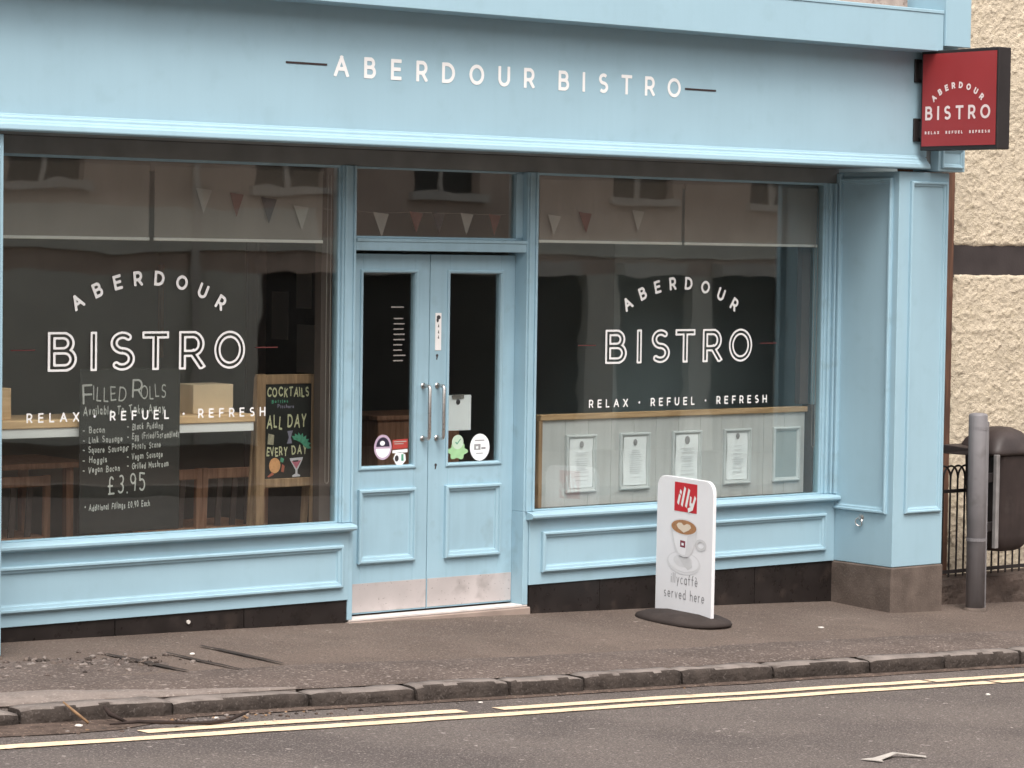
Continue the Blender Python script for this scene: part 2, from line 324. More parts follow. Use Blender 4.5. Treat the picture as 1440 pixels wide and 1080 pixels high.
def glyph(ch, w, res=22, square=True, inline=0.0, jit=0):
    """filled outline of a letter as 2-D polygons; w = half stroke; cap height 1; left edge at x=0"""
    key = (ch, w, res, square, inline, jit)
    if key in CACHE: return CACHE[key]
    W, st = F[ch]; segs = []
    rj = random.Random(hash(ch)*0+ord(ch)*31+jit)
    sc = 1-2*w
    def T(x, y):
        if jit: x += rj.uniform(-.025, .025); y += rj.uniform(-.03, .03)
        return (w + x*sc, w + y*sc)
    for k, p in st:
        if k == 'L':
            a, b = T(p[0], p[1]), T(p[2], p[3]); segs.append((a, b, square, square))
        else:
            cx, cy, rx, ry, a0, a1 = p; n = max(6, int(abs(a1-a0)/ (9 if res > 30 else 18)))
            q = [(cx+rx*math.cos(R_(a0+(a1-a0)*i/n)), cy+ry*math.sin(R_(a0+(a1-a0)*i/n))) for i in range(n+1)]
            q = [(w+x*sc, w+y*sc) for x, y in q]
            full = abs(a1-a0) >= 359
            for i in range(n):
                segs.append((q[i], q[i+1], 'butt' if (i == 0 and not full and square) else False, 'butt' if (i == n-1 and not full and square) else False))
    xs = [c for s_ in segs for c in (s_[0][0], s_[1][0])]; ys = [c for s_ in segs for c in (s_[0][1], s_[1][1])]
    h = 1.0/res; m = w+2*h
    X = np.arange(min(xs)-m, max(xs)+m+h, h); Y = np.arange(min(ys)-m, max(ys)+m+h, h)
    if square and min(ys) > -.05: Y = np.arange(-1.5*h, 1+2.5*h, h)
    GX, GY = np.meshgrid(X, Y); U = np.full(GX.shape, 9.)
    for (a, b, ca, cb) in segs:
        dx, dy = b[0]-a[0], b[1]-a[1]; L = math.hypot(dx, dy) or 1e-6; dx /= L; dy /= L
        t = (GX-a[0])*dx + (GY-a[1])*dy; p = np.abs(-(GX-a[0])*dy + (GY-a[1])*dx)
        tc = np.clip(t, 0, L); d = np.hypot(p, t-tc) - w
        ea = w if ca is True else 0; eb = w if cb is True else 0
        bx = np.maximum(p-w, np.maximum(-t-ea, t-L-eb))
        if ca: d = np.where(t < L/2, bx, d)
        if cb: d = np.where(t >= L/2, bx, d)
        U = np.minimum(U, d)
    if square and min(ys) > -.05: U = np.maximum(U, np.maximum(GY-1, -GY))
    if inline: U = np.maximum(U, -(U+inline))
    polys = []; ny, nx = U.shape; ins = U < 0
    for j in range(ny-1):
        run = None
        for i in range(nx-1):
            c = ins[j, i], ins[j, i+1], ins[j+1, i+1], ins[j+1, i]
            if all(c):
                if run is None: run = i
                continue
            if run is not None: polys.append([(X[run], Y[j]), (X[i], Y[j]), (X[i], Y[j+1]), (X[run], Y[j+1])]); run = None
            if not any(c): continue
            P = [(X[i], Y[j]), (X[i+1], Y[j]), (X[i+1], Y[j+1]), (X[i], Y[j+1])]; Vv = [U[j, i], U[j, i+1], U[j+1, i+1], U[j+1, i]]
            out = []
            for k in range(4):
                k2 = (k+1) % 4
                if Vv[k] < 0: out.append(P[k])
                if (Vv[k] < 0) != (Vv[k2] < 0):
                    t = Vv[k]/(Vv[k]-Vv[k2]); out.append((P[k][0]+(P[k2][0]-P[k][0])*t, P[k][1]+(P[k2][1]-P[k][1])*t))
            if len(out) > 2: polys.append(out)
        if run is not None: polys.append([(X[run], Y[j]), (X[nx-1], Y[j]), (X[nx-1], Y[j+1]), (X[run], Y[j+1])])
    CACHE[key] = (W*sc+2*w, polys); return CACHE[key]
def put(mb, ch, x, y, h, O, U, V, w, res=22, rot=0, sx=1, **k):
    gw, polys = glyph(ch, w, res, **k); c, s_ = math.cos(rot), math.sin(rot)
    for P in polys:
        q = []
        for (px, py) in P:
            a, b = px*h*sx, py*h; a, b = a*c-b*s_, a*s_+b*c
            q.append(tuple(O + U*(x+a) + V*(y+b)))
        mb.add(q, [tuple(range(len(q)))])
    return gw*h*sx
def text(mb, s_, x0, y, h, O, U, V, w=.08, width=None, track=.25, res=18, space=.45, wob=0, slope=0, sx=1, words=None, **k):
    O, U, V = Vector(O), Vector(U), Vector(V)
    ws = [glyph(c, w, res, **k)[0]*h*sx if c != ' ' else space*h for c in s_]
    tr = track*h if width is None else (width - sum(ws))/(len(s_)-1)
    if width is not None and tr < .16*h:
        n_ = len(s_)-1; f_ = width/(sum(ws)+.22*h*n_); sx *= f_; ws = [q*f_ for q in ws]; tr = .22*h*f_
    x = x0
    for i, c in enumerate(s_):
        if c == ' ' and words is not None: mb = MB(); words.append(mb)
        if c != ' ': put(mb, c, x, y+slope*(x-x0)+(random.uniform(-wob, wob)*h if wob else 0), h, O, U, V, w, res, rot=(random.uniform(-.09, .09) if wob else 0), sx=sx, **k)
        x += ws[i] + tr
    return x
def arc_text(mb, s_, cx, cy, rad, half, h, O, U, V, w=.085, res=20):
    O, U, V = Vector(O), Vector(U), Vector(V); ws = [glyph(c, w, res)[0]*h for c in s_]
    tot = 2*half*rad; gap = (tot-sum(ws))/(len(s_)-1); s0 = -half*rad
    for c, gw in zip(s_, ws):
        th = (s0+gw/2)/rad
        bx, by = cx+rad*math.sin(th), cy+rad*math.cos(th)
        bx -= math.cos(th)*gw/2; by += math.sin(th)*gw/2
        put(mb, c, bx, by, h, O, U, V, w, res, rot=-th); s0 += gw+gap
def disc(mb, cx, cz, rx, rz, O, U, V, n=28, a0=0, a1=360, hole=0):
    O, U, V = Vector(O), Vector(U), Vector(V)
    an = [R_(a0+(a1-a0)*i/n) for i in range(n+1)]
    P = [O+U*(cx+rx*math.cos(a))+V*(cz+rz*math.sin(a)) for a in an]
    if hole:
        Q = [O+U*(cx+rx*hole*math.cos(a))+V*(cz+rz*hole*math.sin(a)) for a in an]
        for i in range(n): mb.add([P[i], P[i+1], Q[i+1], Q[i]], [(0, 1, 2, 3)])
    else:
        if a1-a0 == 360: P = P[:-1]
        mb.add(P, [tuple(range(len(P)))])
    return mb
def flat(mb, pts, O, U, V):
    O, U, V = Vector(O), Vector(U), Vector(V); return mb.add([O+U*a+V*b for a, b in pts], [tuple(range(len(pts)))])
EX, EZ = Vector((1, 0, 0)), Vector((0, 0, 1))

# ------------------------------------------------------------ street surface
def zg(X):
    a = max(-4.5, min(4.5, X)); b = -.030-.0300*a-.0018*a*a
    return b + (X-a)*(-.0300-.0036*a)
def zk(X): return -.092-.038*X
def zr(X): return -.175-.0405*X
def sp(X, Y):
    t = max(0., min(1., -Y/1.88)); return zg(X)*(1-t)+zk(X)*t
def sr(X, Y): return zr(X)+.02*(-2-Y) if Y > -6.5 else zr(X)+.09-.02*(-6.5-Y)
def sheet(name, xs, ys, fn, m, parent=None):
    mb = MB(); n = len(ys)
    mb.v = [(x, y, fn(x, y)) for x in xs for y in ys]
    mb.f = [(i*n+j, (i+1)*n+j, (i+1)*n+j+1, i*n+j+1) for i in range(len(xs)-1) for j in range(n-1)]
    return mb.build(name, m, parent, smooth=True)
def lin(a, b, n): return [a+(b-a)*i/n for i in range(n+1)]
tag(sheet('ground', lin(-150, 150, 6), lin(-150, 150, 6), lambda x, y: -.9-.0405*x, EARTH), kind='structure')
pn = lambda x, y, a=.006: a*noise.noise(Vector((x*1.3, y*1.7, 3))) + a*.35*noise.noise(Vector((x*5, y*5, 1)))
pavement = tag(sheet('pavement', lin(-14, 16, 380), lin(-1.875, 1.2, 44), lambda x, y: sp(x, y)+pn(x, y)*(1 if y < -.05 else 0), PAVE), kind='structure')
road = tag(sheet('road', lin(-40, 40, 200), lin(-10.8, -1.95, 40), lambda x, y: sr(x, y)+pn(x, y, .003), ASPH), kind='structure')
tag(sheet('far_pavement', lin(-40, 40, 40), lin(-17.5, -11.0, 6), lambda x, y: zr(x)+.12, PAVE), kind='structure')
fk = MB(); fk.hexa([(-40,-11.0,zr(-40)-.3),(40,-11.0,zr(40)-.3),(40,-10.79,zr(40)-.3),(-40,-10.79,zr(-40)-.3)], [(-40,-11.0,zr(-40)+.125),(40,-11.0,zr(40)+.125),(40,-10.79,zr(40)+.12),(-40,-10.79,zr(-40)+.12)])
tag(fk.build('far_kerb', KERB), kind='structure')
# resurfaced strip beside the kerb and an older rough patch, each a thin sheet over the pavement
def wav(x, f=2.1, a=.03): return a*noise.noise(Vector((x*f, 0, 7)))+a*.5*noise.noise(Vector((x*f*4, 2, 7)))
mb = MB(); xs = lin(-6.5, 8, 290)
for x in xs:
    yt = -1.16-.14*min(1, max(0, (x+1.8)/1.4))+wav(x)
    for k in range(4):
        y = -1.872+(yt+1.872)*(0, .02, .8, 1)[k]; mb.v.append((x, y, sp(x, y)+pn(x, y)+(-.05, .004, .005, -.002)[k]))
for i in range(len(xs)-1):
    for k in range(3): mb.f.append((i*4+k, i*4+4+k, i*4+5+k, i*4+1+k))
mb.build('repair_strip', PATCH, pavement, smooth=True)
mb = MB(); pts = []
for i in range(40):
    a = 2*math.pi*i/40; rr = 1+.22*noise.noise(Vector((math.cos(a)*2, math.sin(a)*2, 5)))
    x, y = -3.0+.75*rr*math.cos(a), -.93+.33*rr*math.sin(a); pts.append((x, y, sp(x, y)+pn(x, y)-.001))
mb.v = [(-3.0, -.93, sp(-3.0, -.93)+.012)]+pts; mb.f = [(0, 1+i, 1+(i+1) % 40) for i in range(40)]
mb.build('rough_patch', PATCH, pavement, smooth=True)
WORN = mat('worn_concrete', (.215, .180, .160), .9, .25, 7, .7, 60, .005, .2, speck=((70, .58, .68, (.36, .31, .28), .6),), col2=(.13, .105, .092), c2scale=7, c2lo=.5, c2hi=.7)
mb = MB(); xs = lin(-6.5, -2.2, 90)
for x in xs:
    f = 1 if x < -3.3 else max(0, 1-(x+3.3)/1.1); yt = -1.868+.40*f+.05*noise.noise(Vector((x*3, 1, 9)))*f
    for k in range(4): y = -1.872+(yt+1.872)*(0, .02, .6, 1)[k]; mb.v.append((x, y, sp(x, y)+pn(x, y)+(-.05, .009, .011, .001)[k]))
for i in range(len(xs)-1):
    for k in range(3): mb.f.append((i*4+k, i*4+4+k, i*4+5+k, i*4+1+k))
mb.build('worn_concrete_edge', WORN, pavement, smooth=True)
# straight crack lines (grooves) left by the trench repairs
CRK = mat('crack_dirt', (.035, .026, .022), .95, .2)
mb = MB()
for (x0, y0, x1, y1, w) in ((-2.47, -.60, -2.40, -1.24, .026), (-2.16, -.66, -2.12, -1.30, .016), (-1.86, -.52, -1.80, -1.18, .020)):
    n = 14; o = len(mb.v)
    for i in range(n+1):
        t = i/n; x = x0+(x1-x0)*t+.012*noise.noise(Vector((t*6, x0, 0))); y = y0+(y1-y0)*t; ww = w*(.4+.6*math.sin(math.pi*t))
        for s_ in (-1, 1): mb.v.append((x+s_*ww, y, sp(x, y)+pn(x, y)+.010))
    for i in range(n): mb.f.append((o+2*i, o+2*i+1, o+2*i+3, o+2*i+2))
mb.build('crack', CRK, pavement)
# kerb: a bed with individually built worn stones
kb = MB(); kb.hexa([(-14,-2.0,zr(-14)-.3),(16,-2.0,zr(16)-.3),(16,-1.88,zr(16)-.3),(-14,-1.88,zr(-14)-.3)], [(-14,-1.985,zr(-14)-.01),(16,-1.985,zr(16)-.01),(16,-1.88,zr(16)-.01),(-14,-1.88,zr(-14)-.01)])
kerb = tag(kb.build('kerb', KERBF), kind='structure')
J = [-3.74, -2.956, -1.584, -1.0, -.513, .166, .833, 1.573, 2.18, 2.831]
Jl = [-3.74]; 
while Jl[-1] > -12: Jl.append(Jl[-1]-random.uniform(.7, .95))
Jr = [2.831]
while Jr[-1] < 13: Jr.append(Jr[-1]+random.uniform(.62, .85))
J = Jl[::-1][:-1]+[-3.74, -2.956, -2.2, -1.584, -1.0, -.513, .166, .833, 1.573, 2.18]+Jr
def kerb_stone(a, b, seed):
    nx, rows = 14, []
    mb = MB(); g = .007
    a += g; b -= g; lift = random.uniform(-.006, .008); back = random.uniform(-.008, .008)
    if b < -3.0: lift -= .012
    prof = [(-2.0, -.12), (-2.002, .0), (-2.0, .52), (-1.998, .90), (-1.985, 1.0), (-1.93, 1.02), (-1.878, 1.02), (-1.872, .2)]
    for i in range(nx+1):
        t = i/nx; x = a+(b-a)*t; e = min(t, 1-t)*(b-a); rnd = -.008*max(0, 1-e/.035)**2
        zb, zt = zr(x)-.0, zk(x)+lift
        for j, (y, f) in enumerate(prof):
            n1 = noise.noise(Vector((x*4+seed, y*6, f*2))); n2 = noise.noise(Vector((x*13+seed, y*20, f*6)))
            zz = zb+(zt-zb)*f; yy = y+back
            if 1 <= j <= 4: yy += -.010*n1-.007*n2+(.007*max(0, 1-e/.03)**2)
            if j >= 3: zz += .006*n1+.004*n2+rnd
            mb.v.append((x, yy, zz))
    m = len(prof)
    for i in range(nx):
        for j in range(m-1): mb.f.append((i*m+j, i*m+j+1, (i+1)*m+j+1, (i+1)*m+j))
    mb.f.append(tuple(range(m))); mb.f.append(tuple(nx*m+j for j in range(m))[::-1])
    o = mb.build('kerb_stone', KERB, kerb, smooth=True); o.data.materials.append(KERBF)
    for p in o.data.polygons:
        if abs(p.normal.y) > .6: p.material_index = 1  # upright faces take the shade-darkened colour, tops keep the lighter one
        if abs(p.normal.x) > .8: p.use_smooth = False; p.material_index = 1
for i in range(len(J)-1): kerb_stone(J[i], J[i+1], i*3.7)
# double yellow lines with worn gaps
def yline(y0, y1, gaps):
    mb = MB(); xs = lin(-9, 9, 500); o = 0
    for i in range(len(xs)-1):
        xa, xb = xs[i], xs[i+1]; xm = (xa+xb)/2
        if any(g0 < xm < g1 for g0, g1 in gaps): continue
        e = .004*noise.noise(Vector((xm*9, y0, 0)))
        q = []
        for (x, y) in ((xa, y0), (xb, y0), (xb, y1), (xa, y1)):
            yy = y+.005*noise.noise(Vector((x*8, y*9, 4))); q.append((x, yy, sr(x, yy)+pn(x, yy, .003)+.005))
        mb.add(q, [(0, 1, 2, 3)])
    bm_ = mb.build('yellow_line', YELL, road); return bm_
yline(-2.415, -2.315, [(-9, -3.35), (-1.60, -1.36), (1.62, 1.65)])
yline(-2.60, -2.50, [(-9, -4.9), (1.93, 1.99)])
# gutter dirt
mb = MB(); xs = lin(-6, 8, 260)
for i, x in enumerate(xs):
    w = .05+.04*noise.noise(Vector((x*2.3, 1, 1)))+(.22 if x < -2.9 else .0)*min(1, (-2.9-x)/.5 if x < -2.9 else 0)
    for k, y in enumerate((-1.985, -2.0-w*.5, -2.0-max(.015, w))):
        mb.v.append((x, y, sr(x, y)+pn(x, y, .003)+(.012, .009, .004)[k]))
for i in range(len(xs)-1):
    for k in range(2): mb.f.append((i*3+k, i*3+k+1, i*3+4+k, i*3+3+k))
tag(mb.build('gutter_dirt', DIRT, road, smooth=True), kind='stuff')

# ------------------------------------------------------------ the shop building
shop = thing('shop_building', (0, 0, 0), 'pale blue panelled bistro shopfront with two large windows and a double door', 'shop')
def part(mb, name, m, parent=shop, bevel=.003, label=None, **k):
    o = mb.build(name, m, parent, bevel=bevel, **k)
    if label: o['label'] = label
    return o
def shift(o): return o
# fascia and its mouldings
fascia = part(MB().box(-3.75, 3.52, -.537, -.40, 2.705, 3.45), 'fascia_board', BLUE)
prof = [(-.537, 2.712), (-.545, 2.712), (-.548, 2.700), (-.560, 2.696), (-.562, 2.680), (-.574, 2.676), (-.578, 2.664), (-.590, 2.660), (-.594, 2.634), (-.588, 2.628), (-.45, 2.628), (-.45, 2.70), (-.537, 2.70)]
part(MB().sweep(prof, lambda a, p: (a, p[0], p[1]), -3.75, 3.50), 'fascia_moulding', BLUE)
part(MB().box(-3.75, 3.27, -.449, .06, 2.632, 2.70), 'soffit_board', HEAD)
part(MB().box(-3.03, 3.275, -.012, .07, 2.538, 2.631), 'head_board', HEAD)
mb = MB(); mb.box(-3.8, 3.452, -.72, -.30, 3.358, 3.590); mb.box(-3.8, 3.452, -.725, -.28, 3.59, 3.612); part(mb, 'cornice_board', BLUE)
mb = MB(); mb.box(3.457, 3.688, -.735, -.30, 3.392, 4.6); part(mb, 'corner_board', BLUE)
mb = MB(); mb.box(3.535, 3.72, -.60, -.40, 2.79, 3.403); mb.box(3.562, 3.808, -.60, -.38, 2.618, 2.782); ring(mb, planar('y', -.60), 3.585, 3.785, 2.638, 2.762, k=.7); part(mb, 'console_bracket', BLUE)
mb = MB(); mb.box(3.50, 3.56, -.535, -.42, 2.64, 3.37); part(mb, 'end_strip', HEAD)
# upper wall with a window sill just coming into the picture
uw = MB(); uw.box(-3.75, 1.9, -.26, -.0, 3.626, 6.6); uw.box(3.35, 3.456, -.26, 0, 3.626, 6.6); uw.box(1.9, 3.35, -.26, 0, 5.4, 6.6); uw.box(1.9, 3.35, -.26, 0, 3.626, 3.70)
part(uw, 'upper_wall', UPST, bevel=0)
mb = MB(); mb.box(1.86, 3.40, -.46, -.18, 3.640, 3.70); part(mb, 'window_sill', UPST)
mb = MB(); mb.box(1.9, 1.98, -.17, -.1, 3.7, 5.4); mb.box(3.27, 3.35, -.17, -.1, 3.7, 5.4); mb.box(1.98, 3.27, -.17, -.1, 3.7, 3.78); mb.box(1.98, 3.27, -.17, -.1, 5.32, 5.4); mb.box(1.98, 3.27, -.16, -.11, 4.5, 4.56)
uwin = part(mb, 'window_frame', OPPL)
part(MB().box(1.981, 3.269, -.14, -.134, 3.781, 5.319), 'window_pane', GLASS, uwin, 0)
part(MB().box(1.981, 3.269, -.05, -.04, 3.781, 5.319), 'window_curtain', CURT, uwin, 0)
# pilasters
def pilaster(x0, x1, left):
    mb = MB(); zb = .117 if not left else .055
    mb.box(x0, x1, -.537, 0.0, zb, 2.61)
    o = part(mb, 'pilaster', BLUE, bevel=.004)
    rg = MB(); ring(rg, planar('y', -.537), x0+.095, x1-.028, .455, 2.552, k=.85); part(rg, 'panel_moulding', BLUE, o, 0)
    if not left:
        rg = MB(); ring(rg, planar('x', x0), -.485, -.012, .452, 2.572, k=.95); part(rg, 'panel_moulding', BLUE2, o, 0)
    b = MB(); b.box(x0-.008, x1+.012, -.543, 0, -.45, zb-.002); part(b, 'base_stone', STONEB, bevel=.008)
    return o
pr = pilaster(3.28, 3.737, False); pilaster(-3.49, -3.031, True)
mb = MB()
for i in range(20):
    a = 2*math.pi*i/20; mb.v.append((3.262-.006*math.cos(a*2), -.262+.028*math.cos(a), .385+.028*math.sin(a)))
pts = [mb.v[i % 20] for i in range(21)]; mb = MB(); mb.tube(pts, .005, 6); mb.tube([(3.279, -.262, .415), (3.262, -.262, .413)], .012, 10); mb.tube([(3.2795, -.262, .413), (3.277, -.262, .413)], .024, 14)
part(mb, 'ring_hook', STEEL, bevel=0)
# stall risers
def riser(x0, x1, px0, px1, joints):
    o = part(MB().box(x0, x1, -.03, .07, .115, .5), 'stall_riser', BLUE)
    rg = MB(); ring(rg, planar('y', -.03), px0, px1, .188, .428); part(rg, 'panel_moulding', BLUE, o, 0)
    s_ = [(-.078, .510), (-.084, .518), (-.084, .530), (-.076, .538), (-.02, .547), (.06, .549), (.06, .501), (-.045, .501), (-.05, .506)]
    part(MB().sweep(s_, lambda a, p: (a, p[0], p[1]), x0-(.0 if x0 < 0 else .02), x1+(.02 if x0 < 0 else -.002)), 'sill', BLUE, o, 0)
    for a, b in zip(joints[:-1], joints[1:]):
        part(MB().box(a+.002, b-.002, -.016-random.uniform(0, .003), .05, -.40, .113), 'plinth_tile', BLK, o, .002)
riser(-3.03, -.572, -2.95, -.618, [-3.03, -2.07, -1.258, -.572])
riser(.735, 3.279, .823, 3.187, [.745, 1.297, 1.94, 2.587, 3.279])
bl = MB().tube([(-1.62, -.02, .066), (-1.62, -.03, .066)], .011, 10); part(bl, 'white_stud', LITT, bevel=0)
# threshold
part(MB().box(-.571, .745, -.04, .20, -.16, -.012), 'threshold_step', mat('worn_step_stone', (.30, .235, .20), .85, .2, 5, .4, 60, .003), bevel=.006)
part(MB().box(-.56, .735, -.02, .078, -.011, .004), 'threshold_bar', mat('dull_metal_strip', (.66, .61, .58), .5, .1, 9), bevel=.003)
# mullions, transom, jambs
mb = MB()
mb.box(-.632, -.536, -.022, .10, .549, 2.538)
mb.box(-.620, -.606, -.034, -.0222, .549, 2.538); mb.box(-.560, -.546, -.034, -.0222, .549, 2.538)
mb.box(-.571, -.536, -.022, .16, .0, .549); part(mb, 'door_post', BLUE2)
mb = MB()
mb.box(.694, .776, -.022, .16, .549, 2.538)
mb.box(.694, .734, -.022, .16, .0, .549)
mb.box(.704, .716, -.034, -.0222, .549, 2.538); mb.box(.752, .766, -.034, -.0222, .549, 2.538); part(mb, 'door_post', BLUE2)
mb = MB(); mb.box(3.165, 3.279, -.012, .10, .549, 2.538); mb.box(3.185, 3.20, -.03, -.0122, .549, 2.538); mb.box(3.225, 3.24, -.038, -.0122, .549, 2.538); mb.box(3.25, 3.2785, -.05, -.0122, .549, 2.60); part(mb, 'end_post', BLUE2)
mb = MB(); mb.box(-3.03, -2.86, -.012, .10, .549, 2.538); part(mb, 'end_post', BLUE2)
mb = MB(); mb.box(-.5355, .6935, -.018, .13, 2.068, 2.137); mb.box(-.5355, .6935, -.026, -.0182, 2.118, 2.137); part(mb, 'transom', BLUE2)
mb = MB(); mb.box(.698, .7, .05, .06, 2.0, 2.06)
# windows: frame beads, pane, lettering
def logo(parent, x, dz, y=-.001):
    """arched name, big inline word, strap line and two dashes on the pane; x = left edge of the big word"""
    O, U, V = (0, y, 0), EX, EZ
    zb = 1.420+dz
    mb = MB(); arc_text(mb, 'ABERDOUR', x+.612, zb+.448-.79, .79, R_(34.5), .078, O, U, V, w=.098, res=26)
    part(mb, 'name_lettering', WHITE, parent, 0, 'white arched word ABERDOUR')
    mb = MB(); hh = .205
    for c, dx, wd in zip('BISTRO', (0, .253, .367, .567, .795, 1.018), (.172, .036, .155, .165, .162, .198)):
        gw = glyph(c, .094, 64, inline=.058)[0]*hh
        put(mb, c, x+dx, zb, hh, Vector(O), U, V, .094, 64, sx=wd/gw if c != 'I' else 1.0, inline=.058)
    part(mb, 'name_lettering', WHITE, parent, 0, 'white double-lined word BISTRO')
    mb = MB(); text(mb, 'RELAX · REFUEL · REFRESH', x-.122, zb-.262, .050, O, U, V, w=.085, width=1.475, res=18, space=.35)
    part(mb, 'strapline_lettering', WHITE, parent, 0, 'small white words RELAX, REFUEL and REFRESH')
    for da, db in ((-.215, -.075), (1.285, 1.43)):
        mb = MB(); flat(mb, [(x+da, zb+.11), (x+db, zb+.11), (x+db, zb+.1155), (x+da, zb+.1155)], O, U, V)
        part(mb, 'dash_mark', DASHR, parent, 0)
def window(x0, x1, lx, dz):
    mb = MB(); z0, z1 = .549, 2.537; b = .014
    mb.box(x0, x0+b, -.004, .03, z0, z1); mb.box(x1-b, x1, -.004, .03, z0, z1); mb.box(x0+b, x1-b, -.004, .03, z0, z0+b*.6); mb.box(x0+b, x1-b, -.004, .03, z1-b, z1)
    o = part(mb, 'window', BLUE2, bevel=0)
    part(MB().box(x0+b*.5, x1-b*.5, .004, .010, z0+.003, z1-.004), 'glass_pane', GLASS, o, 0)
    if lx is not None: logo(o, lx, dz)
    return o
wl = window(-2.859, -.633, -2.474, .0); wr = window(.777, 3.164, 1.326, -.012)
mb = MB(); mb.box(-.5355, .6935, .03, .06, 2.138, 2.15); mb.box(-.5355, -.523, .03, .06, 2.15, 2.525); mb.box(.64, .6935, .02, .06, 2.15, 2.525); mb.box(-.5355, .6935, .03, .06, 2.525, 2.537)
tl = part(mb, 'transom_light', BLUE2, bevel=.001)
part(MB().box(-.53, .645, .042, .048, 2.14, 2.53), 'glass_pane', GLASS2, tl, 0)
# fascia lettering
O = (0, -.5395, 0)
mb = MB(); text(mb, 'ABERDOUR', -1.072, 2.987, .112, O, EX, EZ, w=.088, width=1.375, res=30); part(mb, 'fascia_lettering', CREAMV, bevel=0, label='white word ABERDOUR on the fascia')
mb = MB(); text(mb, 'BISTRO', .478, 2.985, .112, O, EX, EZ, w=.085, width=.932, res=30); part(mb, 'fascia_lettering', CREAMV, bevel=0, label='white word BISTRO on the fascia')
mb = MB(); flat(mb, [(-1.381, 3.040), (-1.116, 3.040), (-1.116, 3.051), (-1.381, 3.051)], O, EX, EZ); part(mb, 'dash_mark', DASH, bevel=0)
mb = MB(); flat(mb, [(1.442, 3.033), (1.692, 3.033), (1.692, 3.044), (1.442, 3.044)], O, EX, EZ); part(mb, 'dash_mark', DASH, bevel=0)
# doors
def door(x0, x1, gx0, gx1, left):
    yf, yb = .085, .13; z0, z1 = .012, 2.05; g0, g1 = .848, 1.95
    mb = MB(); mb.box(x0, gx0, yf, yb, z0, z1); mb.box(gx1, x1, yf, yb, z0, z1); mb.box(gx0, gx1, yf, yb, g1, z1); mb.box(gx0, gx1, yf, yb, z0, g0)
    o = part(mb, 'door', BLUE2, bevel=.0015)
    part(MB().box(gx0-.004, gx1+.004, .103, .109, g0-.003, g1+.003), 'glass_pane', GLASS2, o, 0)
    rg = MB(); P2 = [(0, 0), (0, .006), (.006, .010), (.014, .010), (.020, .0), (.020, -.018)]
    ring(rg, planar('y', yf), gx0-.018, gx1+.018, g0-.022, g1+.012, prof=P2); part(rg, 'glazing_bead', BLUE, o, 0)
    rg = MB(); ring(rg, planar('y', yf), gx0-.022, gx1+.010, .297, .718); part(rg, 'panel_moulding', BLUE, o, 0)
    part(MB().box(x0+.003, x1-.003, yf-.003, yf-.0003, .022, .185), 'kick_plate', KICK, o, 0)
    return o
dl = door(-.482, .062, -.411, -.04, True); dr = door(.067, .693, .207, .586, False)
def handle(par, x):
    mb = MB(); z0, z1, yo = .995, 1.298, .085
    mb.tube([(x, yo, z1), (x, yo-.05, z1), (x, yo-.06, z1-.003), (x, yo-.066, z1-.013), (x, yo-.066, z0+.013), (x, yo-.06, z0+.003), (x, yo-.05, z0), (x, yo, z0)], .0105, 12)
    for z in (z0, z1): mb.tube([(x, yo-.001, z), (x, yo-.006, z)], .017, 16)
    part(mb, 'handle', STEEL, par, 0, smooth=True)
handle(dl, .022); handle(dr, .124)
O = (0, .0835, 0)
mb = MB(); mb.box(.104, .146, .0805, .0847, 1.50, 1.715); part(mb, 'push_plate', LWHITE, dr, 0)
mb = MB(); [flat(mb, [(.120, zz), (.130, zz-.004), (.127, zz+.02)], (0, .0795, 0), EX, EZ) for zz in (1.60, 1.57, 1.635)]; disc(mb, .125, 1.69, .014, .012, (0, .0795, 0), EX, EZ); disc(mb, .118, 1.675, .008, .014, (0, .0793, 0), EX, EZ); part(mb, 'plate_marking', INKD, dr, 0)
for z in (1.466, .835):
    mb = MB(); disc(mb, .121, z+.004, .009, .009, (0, .0842, 0), EX, EZ); flat(mb, [(.116, z), (.127, z), (.122, z-.02), (.114, z-.02)], (0, .0840, 0), EX, EZ); part(mb, 'keyhole', INKD, dr, 0)
# stickers and papers on the door glass
gy = .1015
def stk(pts_fn, m, par, name='sticker', label=None, dy=0):
    mb = MB(); pts_fn(mb, (0, gy-dy, 0)); return part(mb, name, m, par, 0, label)
s1 = stk(lambda mb, O: disc(mb, -.246, .952, .062, .072, O, EX, EZ), PURP, dl, label='oval mauve and white sticker with a dark badge')
stk(lambda mb, O: disc(mb, -.246, .955, .047, .054, O, EX, EZ, 16, 0, 180), NAVY, dl, 'sticker_print', dy=.0006)
stk(lambda mb, O: disc(mb, -.246, .944, .05, .052, O, EX, EZ, 16, 180, 360), PAPER, dl, 'sticker_print', dy=.0006)
stk(lambda mb, O: disc(mb, -.25, .975, .018, .014, O, EX, EZ, 12), PAPER, dl, 'sticker_print', dy=.0012)
stk(lambda mb, O: (text(mb, 'CASK', -.28, .918, .014, O, EX, EZ, w=.1, res=10, width=.065)), INKD, dl, 'sticker_print', dy=.0012) if False else None
stk(lambda mb, O: flat(mb, [(-.178, .937), (-.070, .942), (-.070, .996), (-.178, .992)], O, EX, EZ), REDV, dl, label='small red and white rectangular sticker')
stk(lambda mb, O: flat(mb, [(-.178, .915), (-.070, .918), (-.070, .937), (-.178, .932)], O, EX, EZ), PAPER, dl, 'sticker_print')
def bars(rows, m, par):
    mb = MB()
    for (a, b, z, h, dy) in rows: flat(mb, [(a, z), (b, z), (b, z+h), (a, z+h)], (0, gy-dy, 0), EX, EZ)
    return part(mb, 'sticker_print', m, par, 0)
bars([(-.17, -.08, .978, .006, .0008), (-.165, -.1, .966, .005, .0008)], PENW, dl)
